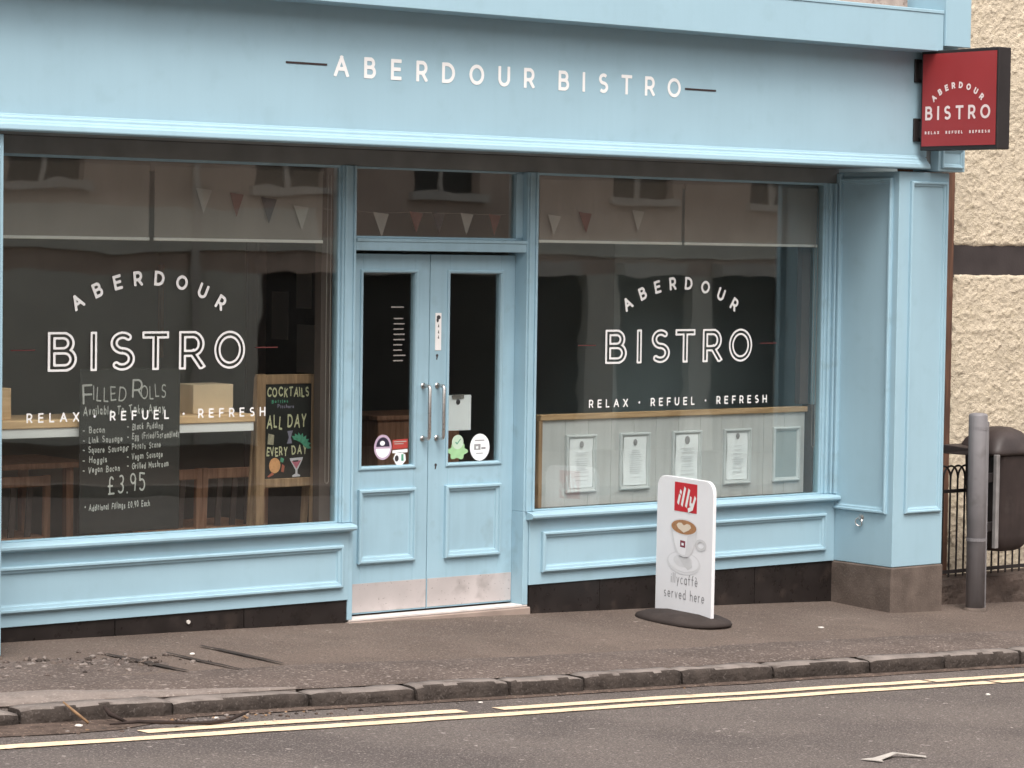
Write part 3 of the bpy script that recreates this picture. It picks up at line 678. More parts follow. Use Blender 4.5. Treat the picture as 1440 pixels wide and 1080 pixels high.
def hexa_(mb, O):
    flat(mb, [(-.172, .885), (-.155, .915), (-.118, .922), (-.085, .905), (-.082, .872), (-.11, .845), (-.15, .85)], O, EX, EZ)
stk(hexa_, PAPER, dl, label='white many-sided sticker')
stk(lambda mb, O: disc(mb, -.147, .885, .014, .018, O, EX, EZ, 14), INKD, dl, 'sticker_print', dy=.0006)
stk(lambda mb, O: flat(mb, [(-.115, .87), (-.098, .87), (-.098, .908), (-.115, .908)], O, EX, EZ), GREENC, dl, 'sticker_print', dy=.0006)
def green(mb, O):
    pts = []
    for i in range(36):
        a = 2*math.pi*i/36; rr = 1+.16*math.cos(a*6+.4); pts.append((.293+.068*rr*math.cos(a), .912+.046*rr*math.sin(a)))
    flat(mb, pts, O, EX, EZ)
stk(green, GREENS, dr, label='pale green splat-shaped sticker')
stk(lambda mb, O: disc(mb, .293, .965, .042, .042, O, EX, EZ), mat('mint_sticker', (.55, .70, .55), .5, .05), dr, 'sticker_print', dy=.0006)
mb = MB(); mb.add([(.274, gy-.0012, .962), (.279, gy-.0012, .968), (.288, gy-.0012, .959), (.288, gy-.0012, .950)], [(0, 1, 2, 3)]); mb.add([(.288, gy-.0012, .950), (.288, gy-.0012, .959), (.312, gy-.0012, .985), (.316, gy-.0012, .981)], [(0, 1, 2, 3)]); part(mb, 'sticker_print', GREENC, dr, 0)
stk(lambda mb, O: disc(mb, .457, .930, .073, .079, O, EX, EZ), PAPER, dr, label='white oval sticker with a dark picture')
bars([(.415, .462, .915, .034, .0008), (.468, .50, .918, .012, .0008), (.42, .49, .967, .006, .0008), (.43, .48, .892, .005, .0008)], CUPD, dr)
bars([(.428, .445, .922, .014, .0016)], PAPER, dr)

# ------------------------------------------------------------ inside the shop
def inner(mb, name, m, label=None): return part(mb, name, m, shop, 0, label)
inner(MB().box(-3.6, 3.9, .17, 5.2, -.20, .0), 'interior_floor', FLOORI)
inner(MB().box(-3.6, 3.9, 4.9, 5.1, 0, 2.9), 'interior_wall', GWALL)
inner(MB().box(-3.7, -3.6, .07, 5.1, 0, 2.9), 'interior_wall', GWALL)
inner(MB().box(3.8, 3.9, .07, 4.9, 0, 2.9), 'interior_wall', BWALL)
inner(MB().box(-3.7, 3.9, .071, 5.1, 2.701, 2.9), 'interior_ceiling', CEILI)
inner(MB().box(-3.03, -.572, .0705, .11, 0, .545), 'interior_wall', FLOORI); inner(MB().box(.735, 3.8, .0705, .11, 0, .545), 'interior_wall', FLOORI)
inner(MB().box(3.28, 3.8, .0705, .12, .55, 2.7), 'interior_wall', BWALL)
inner(MB().box(-3.6, -3.031, .0705, .12, .55, 2.7), 'interior_wall', GWALL)
DKB = mat('dark_brown_casing', (.10, .075, .065), .7, .15)
inner(MB().box(3.085, 3.16, .115, .16, 1.12, 2.537), 'inner_casing', DKB); inner(MB().box(3.152, 3.163, .06, .16, .55, 1.12), 'inner_casing', DKB)
inner(MB().box(-.715, -.64, .06, .12, .55, 2.537), 'inner_casing', DKB)
# partition behind the doors and a nearer blue-grey wall seen in the right window
inner(MB().box(2.35, 2.45, 1.1, 4.9, 0, 2.7), 'interior_wall', BWALL)
inner(MB().box(2.45, 3.8, 1.1, 1.2, 0, 2.7), 'interior_wall', BWALL)
inner(MB().box(1.25, 1.45, 3.0, 4.9, 0, 2.7), 'interior_wall', GWALL)
# blinds
def blind(x0, x1, z, label, y=.05):
    t = thing('roller_blind', ((x0+x1)/2, y, z), label, 'blind', 'half-lowered roller blinds')
    mb = MB(); n = 24
    for i in range(n+1):
        x = x0+(x1-x0)*i/n
        mb.v += [(x, y+.003*math.sin(i*1.1), z+.008), (x, y+.001*math.sin(i*.7), 2.50)]
    mb.f = [(2*i, 2*i+2, 2*i+3, 2*i+1) for i in range(n)]
    o = mb.build('blind_cloth', BLIND, t); md = o.modifiers.new('solid', 'SOLIDIFY'); md.thickness = .0015
    MB().box(x0-.003, x1+.003, y-.007, y+.006, z-.008, z+.009).build('bottom_bar', ROD, t, .003)
    MB().tube([(x0-.01, y+.03, 2.5), (x1+.01, y+.03, 2.5)], .03, 12).build('roller_tube', BLIND, t, smooth=True)
    return t
blind(-2.82, -1.842, 2.112, 'left roller blind of the left window, above the word ABERDOUR')
blind(-1.808, -.72, 2.112, 'right roller blind of the left window, beside the door post')
blind(.84, 1.975, 2.136, 'left roller blind of the right window, beside the door post')
blind(2.0, 3.145, 2.136, 'right roller blind of the right window, nearest the red hanging sign')
def cord(x, z0, z1, label, y=.026, m=None):
    mb = MB(); mb.tube([(x, y, z1), (x-.004, y, (z0+z1)/2), (x, y, z0), (x+.012, y, z0-.012), (x+.026, y, z0), (x+.024, y, (z0+z1)/2), (x+.022, y, z1)], .0022, 6)
    tag(mb.build('blind_cord', m or BLIND, smooth=True), label, 'cord')
cord(-.70, .78, 2.48, 'looped blind cord at the right edge of the left window')
cord(3.11, .86, 2.48, 'looped blind cord at the right edge of the right window')
# bunting
def bunting(spans, label, dy=0.0):
    t = thing('bunting', (spans[0][0], .06, 2.4), label, 'bunting', 'pennant strings inside the windows')
    mb = MB(); mb.tube([(x, .032+dy, z) for x, z, _ in spans], .0012, 5); mb.build('string', BLIND, t)
    for (x, z, m) in spans:
        if m is None: continue
        a = random.uniform(-.12, .12); w = random.uniform(.045, .058); h = random.uniform(.115, .14)
        mb = MB(); mb.add([(x-w, dy+.030, z+w*.1), (x+w, dy+.032+a*.03, z-w*.1), (x+h*a*.5, dy+.027, z-h), (x-w, dy+.0315, z+w*.1), (x+w, dy+.0335+a*.03, z-w*.1), (x+h*a*.5, dy+.0285, z-h)], [(0, 1, 2), (5, 4, 3), (0, 3, 4, 1), (1, 4, 5, 2), (2, 5, 3, 0)])
        mb.build('pennant', m, t)
bunting([(-1.62, 2.42, None), (-1.51, 2.385, PENW), (-1.30, 2.365, PENR), (-1.09, 2.345, PENB), (-.875, 2.305, PENW), (-.66, 2.29, None)], 'string of white, red and dark pennants at the top right of the left window')
bunting([(-.52, 2.29, None), (-.485, 2.29, PENB), (-.28, 2.28, PENW), (-.03, 2.29, PENR), (.13, 2.288, PENB), (.337, 2.288, PENW), (.545, 2.286, PENR), (.63, 2.29, None)], 'string of pennants in the small window over the door', .07)
bunting([(.80, 2.30, None), (.94, 2.29, PENW), (1.18, 2.31, PENR), (1.60, 2.33, PENW), (1.70, 2.35, None)], 'short string of pennants at the top left of the right window')
# filled rolls chalkboard
t = thing('chalkboard', (-1.91, .11, .556), 'tall black chalkboard listing filled rolls for 3.95 leaning in the left window', 'chalkboard')
mb = MB(); mb.box(-2.222, -1.604, .10, .112, .556, 1.425); mb.build('board', CHALKB, t, .004)
def chalk(rows, parent, m, y, w=.075, res=14, name='chalk_lettering'):
    for (s_, x, z, h, wd, sl) in rows:
        mb = MB(); ws_ = [mb]; text(mb, s_, x, z, h, (0, y, 0), EX, EZ, w=w, width=wd, res=res, words=ws_, wob=.09, slope=sl, square=False, jit=1, space=.5)
        for q, wd_ in zip(ws_, s_.split(' ')):
            if q.v: q.build(name, m, parent)['label'] = 'chalked ' + ('dash' if wd_ == '-' else 'star' if wd_ == '*' else 'word ' + wd_)
cy = .0985
chalk([('F', -2.205, 1.245, .108, None, 0), ('ILLED', -2.145, 1.255, .078, .20, .02), ('R', -1.905, 1.262, .098, None, 0), ('OLLS', -1.852, 1.265, .074, .155, -.02)], t, CHALK, cy, .05, 20)
chalk([('Available To Take Away', -2.205, 1.18, .05, .50, .01)], t, CHALK, cy, .07)
for i, (a, b) in enumerate((('Bacon', 'Black Pudding'), ('Link Sausage', 'Egg (Fried/Scrambled)'), ('Square Sausage', 'Potato Scone'), ('Haggis', 'Vegan Sausage'), ('Vegan Bacon', 'Grilled Mushroom'))):
    z = 1.085-.052*i
    chalk([('- '+a, -2.205, z, .036, .055*1+.0155*len(a), .02), ('- '+b, -1.935, z+.012, .036, .055+.0128*len(b), .02)], t, CHALK, cy, .085, 12)
chalk([('£3.95', -2.05, .755, .10, .23, .05)], t, CHALK, cy, .05, 20)
chalk([('* Additional Fillings £0.90 Each', -2.19, .676, .036, .40, .03)], t, CHALK, cy, .085, 12)
# cocktail board
t = thing('easel_board', (-.83, .25, .549), 'wooden framed cocktails easel board standing in the left window beside the door', 'easel board')
x0, x1 = -1.040, -.615; yb = .20
mb = MB(); mb.box(x0, x0+.058, yb, yb+.025, .0, 1.375); mb.build('leg', OAKV, t, .003)
mb = MB(); mb.box(x1-.055, x1, yb, yb+.025, .0, 1.370); mb.build('leg', OAKV, t, .003)
for xx in (x0+.01, x1-.05):
    mb = MB(); mb.hexa([(xx, yb+.14, 0), (xx+.04, yb+.14, 0), (xx+.04, yb+.16, 0), (xx, yb+.16, 0)], [(xx, yb+.03, 1.36), (xx+.04, yb+.03, 1.36), (xx+.04, yb+.05, 1.36), (xx, yb+.05, 1.36)]); mb.build('rear_leg', OAKV, t, .003)
MB().box(x0+.0585, x1-.0555, yb+.001, yb+.024, 1.318, 1.372).build('top_rail', OAKV, t, .003)
MB().box(x0+.0585, x1-.0555, yb+.001, yb+.024, .742, .792).build('bottom_rail', OAKV, t, .003)
MB().box(x0+.0585, x1-.0555, yb+.008, yb+.018, .792, 1.318).build('board', CHALKB, t)
cy = yb+.0055
chalk([('COCKTAILS', -.972, 1.245, .055, .285, .0)], t, CHALKY, cy, .09, 18)
chalk([('ALL', -.972, 1.068, .075, .105, .04), ('DAY', -.832, 1.075, .075, .125, .03)], t, CHALKY, cy, .08, 18)
chalk([('EVERY', -.972, .915, .052, .14, .02), ('DAY', -.800, .922, .052, .10, .02)], t, CHALKY, cy, .09, 18)
chalk([('Bottles', -.94, 1.213, .020, .11, 0)], t, GREENC, cy, .1, 10)
chalk([('Pitchers', -.90, 1.183, .022, .11, 0)], t, LILAC, cy, .1, 10)
def draw(fn, m, name='chalk_drawing', dy=0):
    mb = MB(); fn(mb, (0, cy-dy, 0)); mb.build(name, m, t)
draw(lambda mb, O: flat(mb, [(-.965, .985), (-.925, .98), (-.92, 1.035), (-.96, 1.045)], O, EX, EZ), mat('chalk_sand', (.38, .34, .24), .9, .3, 90))
draw(lambda mb, O: flat(mb, [(-.835, .985), (-.80, .985), (-.808, 1.02), (-.795, 1.058), (-.832, 1.055), (-.822, 1.02)], O, EX, EZ), LILAC)
def leaf(mb, O):
    for k in range(8):
        a = R_(150-k*24); c = (-.755+.012*k*.4, 1.0-.004*k); L_ = .055; w = .011
        dx, dz = math.cos(a), math.sin(a)
        flat(mb, [(c[0]-dz*w*.4, c[1]+dx*w*.4), (c[0]+dz*w*.4, c[1]-dx*w*.4), (c[0]+dx*L_*.6+dz*w, c[1]+dz*L_*.6-dx*w), (c[0]+dx*L_, c[1]+dz*L_), (c[0]+dx*L_*.6-dz*w, c[1]+dz*L_*.6+dx*w)], (0, O[1]-.0003*k, 0), EX, EZ)
draw(leaf, GREENC)
draw(lambda mb, O: disc(mb, -.915, .865, .038, .043, O, EX, EZ, 20), ORANGEC)
draw(lambda mb, O: flat(mb, [(-.965, .805), (-.93, .83), (-.92, .815), (-.955, .80)], O, EX, EZ), mat('chalk_rust', (.45, .13, .08), .9, .1), dy=.0004)
draw(lambda mb, O: flat(mb, [(-.872, .83), (-.855, .825), (-.848, .86), (-.866, .872)], O, EX, EZ), mat('chalk_rust', (.45, .13, .08), .9, .1), dy=.0004)
draw(lambda mb, O: flat(mb, [(-.88, .885), (-.86, .88), (-.852, .90), (-.875, .91)], O, EX, EZ), GREENC, dy=.0006)
draw(lambda mb, O: flat(mb, [(-.815, .902), (-.725, .906), (-.728, .893), (-.761, .835), (-.761, .815), (-.742, .806), (-.745, .798), (-.795, .797), (-.797, .805), (-.775, .815), (-.775, .835), (-.81, .89)], O, EX, EZ), mat('chalk_pale', (.65, .62, .66), .9, .05))
draw(lambda mb, O: flat(mb, [(-.802, .885), (-.738, .889), (-.768, .842)], O, EX, EZ), PINKC, dy=.0004)
draw(lambda mb, O: flat(mb, [(-.795, .889), (-.755, .891), (-.758, .882), (-.79, .88)], O, EX, EZ), INKD, dy=.0008)
# window counter
PALEOAK = wood('pale_pine', (.68, .42, .21), (.88, .60, .34), .5, 0)
t = thing('window_counter', (-1.8, .4, 0), 'pine-topped counter shelf with white edge across the left window', 'counter')
MB().box(-3.5, -1.09, .14, .60, 1.118, 1.162).build('counter_top', PALEOAK, t, .004)
MB().box(-3.5, -1.095, .15, .17, 1.068, 1.1175).build('edge_board', LWHITE, t, .002)
for x in (-3.3, -1.74): MB().box(x, x+.05, .5, .55, 0, 1.117).build('leg', BROWNW, t, .002)
t = tag(MB().box(-1.425, -1.165, .25, .45, 1.163, 1.322).build('tan_box', CARD, None, .003), 'tan box standing on the window counter left of the cocktails board', 'box')
t = tag(MB().box(-2.60, -2.545, .25, .45, 1.163, 1.326).build('menu_block', PALEOAK, None, .003), 'narrow pine block on the counter at the left edge of the left window', 'block')
mb = MB(); n = 26
for i in range(n):
    pass
# chairs
def make_chair(label, loc):
    t = thing('dining_chair', (0, 0, 0), label, 'chair', 'brown wooden chairs inside the left window')
    w = .215
    for s_ in (-1, 1):
        MB().hexa([(s_*w-.02, .0, 0), (s_*w+.02, .0, 0), (s_*w+.02, .035, 0), (s_*w-.02, .035, 0)], [(s_*(w-.012)-.018, -.03, .80), (s_*(w-.012)+.018, -.03, .80), (s_*(w-.012)+.018, 0, .80), (s_*(w-.012)-.018, 0, .80)]).build('rear_leg', BROWNW, t, .003)
        MB().hexa([(s_*w-.018, .40, 0), (s_*w+.018, .40, 0), (s_*w+.018, .435, 0), (s_*w-.018, .435, 0)], [(s_*w-.02, .395, .43), (s_*w+.02, .395, .43), (s_*w+.02, .435, .43), (s_*w-.02, .435, .43)]).build('front_leg', BROWNW, t, .003)
    MB().box(-.235, .235, -.01, .45, .431, .465).build('seat', BROWNW, t, .01)
    MB().box(-w+.008, w-.008, -.028, -.006, .738, .796).build('top_rail', BROWNW, t, .004)
    for k in (-1, 0, 1): MB().hexa([(k*.10-.018, .006, .465), (k*.10+.018, .006, .465), (k*.10+.018, .02, .465), (k*.10-.018, .02, .465)], [(k*.10-.018, -.024, .738), (k*.10+.018, -.024, .738), (k*.10+.018, -.01, .738), (k*.10-.018, -.01, .738)]).build('back_slat', CURT, t, .002)
    t.location = loc; return t
c0 = make_chair('brown wooden chair at the left edge of the left window, left of the chalkboard', (-2.32, .64, .03))
for loc, lb, rz in (((-1.35, .64, .03), 'brown wooden chair between the black chalkboard and the easel board', 0), ((-.90, .64, .03), 'brown wooden chair partly behind the cocktails easel board', 0)):
    c = copy_tree(c0, loc=loc); c['label'] = lb; c.rotation_euler.z = rz
t = thing('cafe_table', (-1.7, 2.6, 0), 'dark wooden cafe table further back in the left window', 'table')
MB().box(-2.6, -.9, 2.2, 2.9, .72, .755).build('table_top', BROWNW, t, .004)
for x in (-2.5, -1.05):
    for y in (2.25, 2.8): MB().box(x, x+.05, y, y+.05, 0, .7195).build('leg', BROWNW, t, .002)
t = thing('jar', (-2.0, 1.9, .756), 'small striped jar on the dark wooden cafe table', 'jar'); t.location = (-2.1, 2.45, .756); WLOC[t.name] = Vector(t.location)
MB().tube([(-2.1, 2.45, .756), (-2.1, 2.45, .86), (-2.1, 2.45, .88)], [.05, .05, .04], 16).build('glass_body', LWHITE, t, smooth=False)
MB().tube([(-2.1, 2.45, .8805), (-2.1, 2.45, .91)], .042, 16).build('lid', INKD, t)
# picture and curtain on the back wall of the left part
t = thing('framed_blackboard', (.9, 4.87, 1.4), 'small dark framed blackboard hanging on the far wall seen through the left window', 'blackboard')
MB().box(1.28, 1.82, 4.85, 4.895, 1.32, 1.88).build('board', CHALKB, t, .004)
fr = MB(); ring(fr, planar('y', 4.86), 1.22, 1.88, 1.26, 1.94, k=1.6); fr.build('frame', BROWNW, t)
chalk([('MENU', 1.42, 1.68, .09, .26, 0), ('OF THE DAY', 1.37, 1.54, .05, .36, 0)], t, CHALK, 4.846, .07, 14)
mb = MB(); n = 60
for i in range(n+1):
    x = .42+.72*i/n; y = 2.5+.03*math.sin(i*1.05)+.012*math.sin(i*2.3)
    mb.v += [(x, y, .3), (x, y, 2.30)]
mb.f = [(2*i, 2*i+2, 2*i+3, 2*i+1) for i in range(n)]
o = mb.build('curtain', CURT, smooth=True); md = o.modifiers.new('solid', 'SOLIDIFY'); md.thickness = .004
tag(o, 'brown floor-length curtain behind the right half of the left window', 'curtain')
# menus panel in the right window
t = thing('menu_partition', (2.05, .13, .549), 'low grey boarded partition with pine rail and five framed panels in the right window', 'partition')
yb = .125; x = .945; bw = .1835; i = 0
while x < 3.14:
    b = min(x+bw, 3.145); MB().box(x+.0008, b-.0008, yb+random.uniform(0, .0012), yb+.018, .0 if False else .550, 1.070).build('board', PANW, t, .0012); x += bw
MB().box(.925, 3.16, yb-.016, yb+.035, 1.0705, 1.106).build('top_rail', OAK, t, .004)
MB().box(.915, .944, yb-.012, yb+.03, .55, 1.070).build('end_post', OAKV, t, .003)
fx = [(1.131, 1.371), (1.559, 1.804), (1.990, 2.235), (2.425, 2.662), (2.856, 3.096)]
for k, (a, b) in enumerate(fx):
    z0, z1 = .630, .978
    fr = MB(); ring(fr, planar('y', yb), a, b, z0, z1, k=.72); f_ = fr.build('frame', FRM, t)
    if k < 4:
        sh = MB(); n = 8
        for i in range(n+1):
            z = z0+.028+(z1-z0-.052)*i/n; d = yb-.007-.003*math.sin(i*.9+k)
            sh.v += [(a+.029, d, z), ((a+b)/2, d-.002, z), (b-.029, d+.001, z)]
        sh.f = [q for i in range(n) for q in ((3*i, 3*i+1, 3*i+4, 3*i+3), (3*i+1, 3*i+2, 3*i+5, 3*i+4))]
        sh.build('menu_sheet', PAPER, f_, smooth=True)
        mk = MB(); c = (a+b)/2; disc(mk, c-.003, z1-.058 if k != 3 else z1-.045, .016 if k != 2 else .021, .020 if k != 2 else .026, (0, yb-.0145, 0), EX, EZ, 18)
        mk.build('printed_emblem', CUPD, f_)
        rows = MB(); rr = random.Random(k); z = z1-.11
        while z > z0+.06:
            wd = rr.uniform(.3, .62)*(b-a-.06)
            flat(rows, [(c-wd/2, z), (c+wd/2, z), (c+wd/2, z+.0045), (c-wd/2, z+.0045)], (0, yb-.0135, 0), EX, EZ); z -= rr.choice((.012, .014, .024))
        rows.build('printed_lines', INK, f_)
    else:
        MB().box(a+.024, b-.024, yb-.004, yb-.0015, z0+.024, z1-.024).build('panel', PEWTER, f_)
tag(MB().box(.785, .90, .14, .34, .55, .78).build('pine_box', OAK, None, .004), 'orange-brown wooden box behind the lower left corner of the right window', 'box')
# clipboard behind right door, papers and shelves behind the left door
t = thing('clipboard', (.32, .14, 1.03), 'white sheet on a clipboard hanging inside the right door glass', 'clipboard')
MB().box(.222, .415, .136, .142, 1.03, 1.235).build('paper', PAPER, t)
MB().box(.27, .36, .130, .1355, 1.212, 1.24).build('clip', STEEL, t, .002)
mk = MB(); disc(mk, .318, 1.195, .016, .016, (0, .1345, 0), EX, EZ, 16); mk.build('printed_emblem', INKD, t)
t = thing('shelf_unit', (.55, 1.5, 0), 'reddish brown wooden cabinet inside behind the right door', 'cabinet')
MB().box(.75, 1.4, 1.5, 1.95, .0, 1.0).build('cabinet_body', BROWNW, t, .005)
MB().box(.72, 1.43, 1.47, 1.98, 1.0005, 1.03).build('cabinet_top', BROWNW, t, .004)
t = thing('notice_board', (.6, 2.9, 1.2), 'dim notice board with pinned papers inside behind the left door', 'notice board')
MB().box(.30, .34, 1.2, 2.1, .0, 2.2).build('board', CHALKB, t)
for (y, z, h, w) in ((1.3, 1.75, .2, .16), (1.3, 1.45, .25, .14), (1.55, 1.3, .3, .2), (1.6, 1.7, .22, .16), (1.85, 1.5, .3, .18)):
    MB().box(.295, .2995, y, y+w, z, z+h).build('pinned_paper', mat('dim_paper', (.30, .28, .26), .8, .1), t)
t = thing('opening_hours_print', (-.12, .1, 1.2), 'faint white printed hours notice on the left door glass', 'notice')
mb = MB(); rr = random.Random(3)
for i in range(9):
    z = 1.68-.03*i; w = rr.uniform(.06, .09); flat(mb, [(-.18, z), (-.18+w, z), (-.18+w, z+.007), (-.18, z+.007)], (0, .1015, 0), EX, EZ)
flat(mb, [(-.20, 1.745), (-.11, 1.745), (-.11, 1.752), (-.20, 1.752)], (0, .1015, 0), EX, EZ)
mb.build('printed_lines', mat('faded_vinyl', (.30, .28, .26), .8, .1), t)

# ------------------------------------------------------------ projecting sign
t = thing('projecting_sign', (3.46, -.54, 3.05), 'red and black double-sided hanging sign reading Aberdour Bistro at the right end of the fascia', 'sign')
MB().box(3.403, 3.515, -1.222, -.585, 2.742, 3.363).build('sign_case', BLKM, t, .004)
face = MB().box(3.399, 3.4025, -1.206, -.602, 2.768, 3.342).build('sign_face', REDP, t)
for z0, z1 in ((3.17, 3.315), (2.80, 2.945)):
    MB().box(3.42, 3.50, -.585, -.50, z0+.02, z1-.02).build('bracket', BLKM, t, .004)
    MB().box(3.385, 3.51, -.552, -.5375, z0, z1).build('bracket_plate', BLKM, t, .003)
U = Vector((0, -1, 0)); O = Vector((3.3975, 0, 0))
mb = MB(); arc_text(mb, 'ABERDOUR', .895, 3.122-.27, .27, R_(46), .040, O, U, EZ, w=.13, res=20); mb.build('lettering', PINK, face)['label'] = 'arched word ABERDOUR'
mb = MB(); hh = .086
text(mb, 'BISTRO', .630, 2.930, hh, O, U, EZ, w=.092, width=.535, res=34); mb.build('lettering', PINK, face)['label'] = 'word BISTRO'
mb = MB(); text(mb, 'RELAX  REFUEL  REFRESH', .630, 2.842, .019, O, U, EZ, w=.135, width=.535, res=16); mb.build('lettering', PINK, face)['label'] = 'small words RELAX REFUEL REFRESH'

# ------------------------------------------------------------ pavement sign
t = thing('pavement_sign', (1.52, -.52, sp(1.52, -.52)), 'white coffee pavement sign with red square logo and printed cup on a dark oval base', 'sign')
zb0 = sp(1.5, -.5)
mb = MB(); n = 40; rings_ = ((1.0, .0), (1.03, .012), (1.0, .03), (.80, .05), (.45, .062))
for k, (rr, z) in enumerate(rings_):
    for i in range(n):
        a = 2*math.pi*i/n; cx, sy_ = math.cos(a), math.sin(a)
        x = 1.52+.215*rr*math.copysign(abs(cx)**.75, cx); y = -.52+.305*rr*math.copysign(abs(sy_)**.8, sy_)
        mb.v.append((x, y, sp(x, y)*.6+zb0*.4+z-.004))
mb.f = [(k*n+i, k*n+(i+1) % n, (k+1)*n+(i+1) % n, (k+1)*n+i) for k in range(4) for i in range(n)]+[tuple(range(n))[::-1], tuple(4*n+i for i in range(n))]
mb.build('base', RUBBER, t, smooth=True)
# board outline (right = towards the street), with rounded top corners
def bp(u_, v_): # u 0..1 across, v 0..1 up
    y = -.268+(-.758+.268)*u_; z0 = -.058-.020*u_; z1 = .758-.014*u_
    return (y-.006*v_, z0+(z1-z0)*v_)
out = [(0, 0), (1, 0)]
for i in range(9): a = R_(i*90/8); out.append((1-.14+.14*math.cos(a), 1-.088+.088*math.sin(a)))
for i in range(9): a = R_(90+i*90/8); out.append((.14+.14*math.cos(a), 1-.088+.088*math.sin(a)))
P = [bp(a, b) for a, b in out]
mb = MB(); n = len(P); mb.v = [(1.52, y, z) for y, z in P]+[(1.545, y, z) for y, z in P]
mb.f = [tuple(range(n)), tuple(range(n, 2*n))[::-1]]+[(i, (i+1) % n, n+(i+1) % n, n+i) for i in range(n)]
board = mb.build('board', PRINT, t, .002)
O = Vector((1.5185, 0, 0))
def pp(pts, m, dx=0, name='printed_shape', label=None):
    mb = MB(); mb.add([(1.5185-dx, *bp(a, b)) for a, b in pts], [tuple(range(len(pts)))]); o = mb.build(name, m, board)
    if label: o['label'] = label
def el(cu, cv, ru, rv, n=26, a0=0, a1=360): return [(cu+ru*math.cos(R_(a0+(a1-a0)*i/n)), cv+rv*math.sin(R_(a0+(a1-a0)*i/n))) for i in range(n if a1-a0 == 360 else n+1)]
pp([(.315, .755), (.715, .755), (.715, .985-.02), (.315, .985-.02)], ILLYR, label='red square logo')
Ub = Vector((0, -1, -.03)).normalized()
# slanted brush-like logo word
mb = MB(); lv = Vector((0, -.18, 1)).normalized()
O2 = Vector((1.5172, 0, 0))
def stroke(pts, w, dx=.0):
    a = []
    for (p, q) in zip(pts[:-1], pts[1:]):
        d = Vector((q[0]-p[0], q[1]-p[1])); nn = Vector((-d.y, d.x)).normalized()*w
        e = d.normalized()*w*.55
        pts4 = [(p[0]-e.x+nn.x, p[1]-e.y+nn.y), (p[0]-e.x-nn.x, p[1]-e.y-nn.y), (q[0]+e.x-nn.x, q[1]+e.y-nn.y), (q[0]+e.x+nn.x, q[1]+e.y+nn.y)]
        mb.add([(1.5172-dx, *bp(*r_)) for r_ in pts4], [(0, 1, 2, 3)]); dx += .0004
stroke([(.385, .815), (.41, .868)], .017); stroke([(.425, .892), (.430, .900)], .017)
stroke([(.452, .805), (.502, .925)], .017); stroke([(.525, .80), (.575, .915)], .017)
stroke([(.610, .865), (.600, .815), (.632, .812)], .014, .001); stroke([(.69, .868), (.64, .79), (.575, .772)], .016, .0025)
mb.build('logo_lettering', WHITE, board)['label'] = 'white slanted word illy'
# saucer, cup, coffee
pp(el(.50, .385, .30, .085), CUPG2, 0); pp(el(.50, .392, .27, .070), PRINT, .0005); pp(el(.49, .40, .17, .045), CUPG2, .001)
pp([(.40, .43), (.62, .425), (.66, .37), (.58, .34), (.5, .37)], CUPG, .0014)
mb = MB(); c_ = el(.80, .535, .10, .042, 24); i_ = el(.80, .535, .055, .022, 24)
for i in range(24): mb.add([(1.5169, *bp(*q)) for q in (c_[i], c_[(i+1) % 24], i_[(i+1) % 24], i_[i])], [(0, 1, 2, 3)])
mb.build('printed_shape', CUPG, board)
pp([(.27, .63), (.30, .56), (.345, .48), (.40, .44), (.47, .425), (.55, .425), (.61, .44), (.67, .49), (.715, .56), (.735, .63)], CUPG2, .002)
pp([(.30, .60), (.34, .52), (.41, .455), (.47, .44), (.53, .445), (.57, .60)], PRINT, .0025)
pp([(.41, .438), (.44, .426), (.56, .424), (.59, .436), (.5, .430)], CUPD, .003)
pp(el(.50, .645, .238, .062), CUPG2, .003); pp(el(.50, .645, .222, .052), COFFEE, .0035)
pp([(.50, .605), (.40, .632), (.37, .655), (.40, .672), (.455, .675), (.50, .658), (.555, .673), (.61, .668), (.63, .648), (.59, .628)], mat('milk_print', (.72, .62, .50), .5, .05), .004, label='heart in the coffee foam')
pp([(.44, .50), (.53, .497), (.53, .545), (.44, .548)], mat('maroon_print', (.20, .03, .05), .5, .05), .0035)
pp([(.465, .512), (.505, .511), (.505, .53), (.465, .531)], PRINT, .004)
mb = MB(); text(mb, 'illycaffè', .408, .135, .062, O, Ub, EZ, w=.045, width=.232, res=26); mb.build('printed_lettering', TXTG, board)['label'] = 'grey word illycaffè'
mb = MB(); text(mb, 'served here', .348, .045, .062, O, Ub, EZ, w=.045, width=.352, res=26, space=.3); mb.build('printed_lettering', TXTG, board)['label'] = 'grey words served here'

# ------------------------------------------------------------ right side: neighbour, railing, post, bin
t = thing('neighbouring_house', (6, .3, -.5), 'cream harled wall of the house to the right with a dark horizontal timber band', 'house')
def harl(x0, x1, z0, z1):
    nx, nz_ = int((x1-x0)/.0095), int((z1-z0)/.0095); mb = MB()
    for i in range(nx+1):
        for j in range(nz_+1):
            x, z = x0+(x1-x0)*i/nx, z0+(z1-z0)*j/nz_
            n1 = noise.noise(Vector((x*15, z*18, 1))); n2 = noise.noise(Vector((x*38, z*55, 4)))
            e = min(i, nx-i, j, nz_-j); k = min(1, e/2.)
            h = (.010*max(0, n1+.1)+.013*max(0, n2+.05)+.010)*k
            if 0 < i < nx: x += .004*n2
            if i <= 1: x += .022*n1-.004; 
            if j <= 1 or j >= nz_-1: z += .012*noise.noise(Vector((x*9, z, 2)))
            mb.v.append((x, .20-h, z))
    m = nz_+1
    mb.f = [(i*m+j, (i+1)*m+j, (i+1)*m+j+1, i*m+j+1) for i in range(nx) for j in range(nz_)]
    return mb.build('harled_wall', HARL, t, smooth=True)
harl(4.605, 6.4, -.25, 1.965); harl(4.605, 6.4, 2.152, 4.3); MB().box(6.38, 14, .188, .2045, -.5, 4.9).build('plain_wall', MT['plain_cream_render'], t)
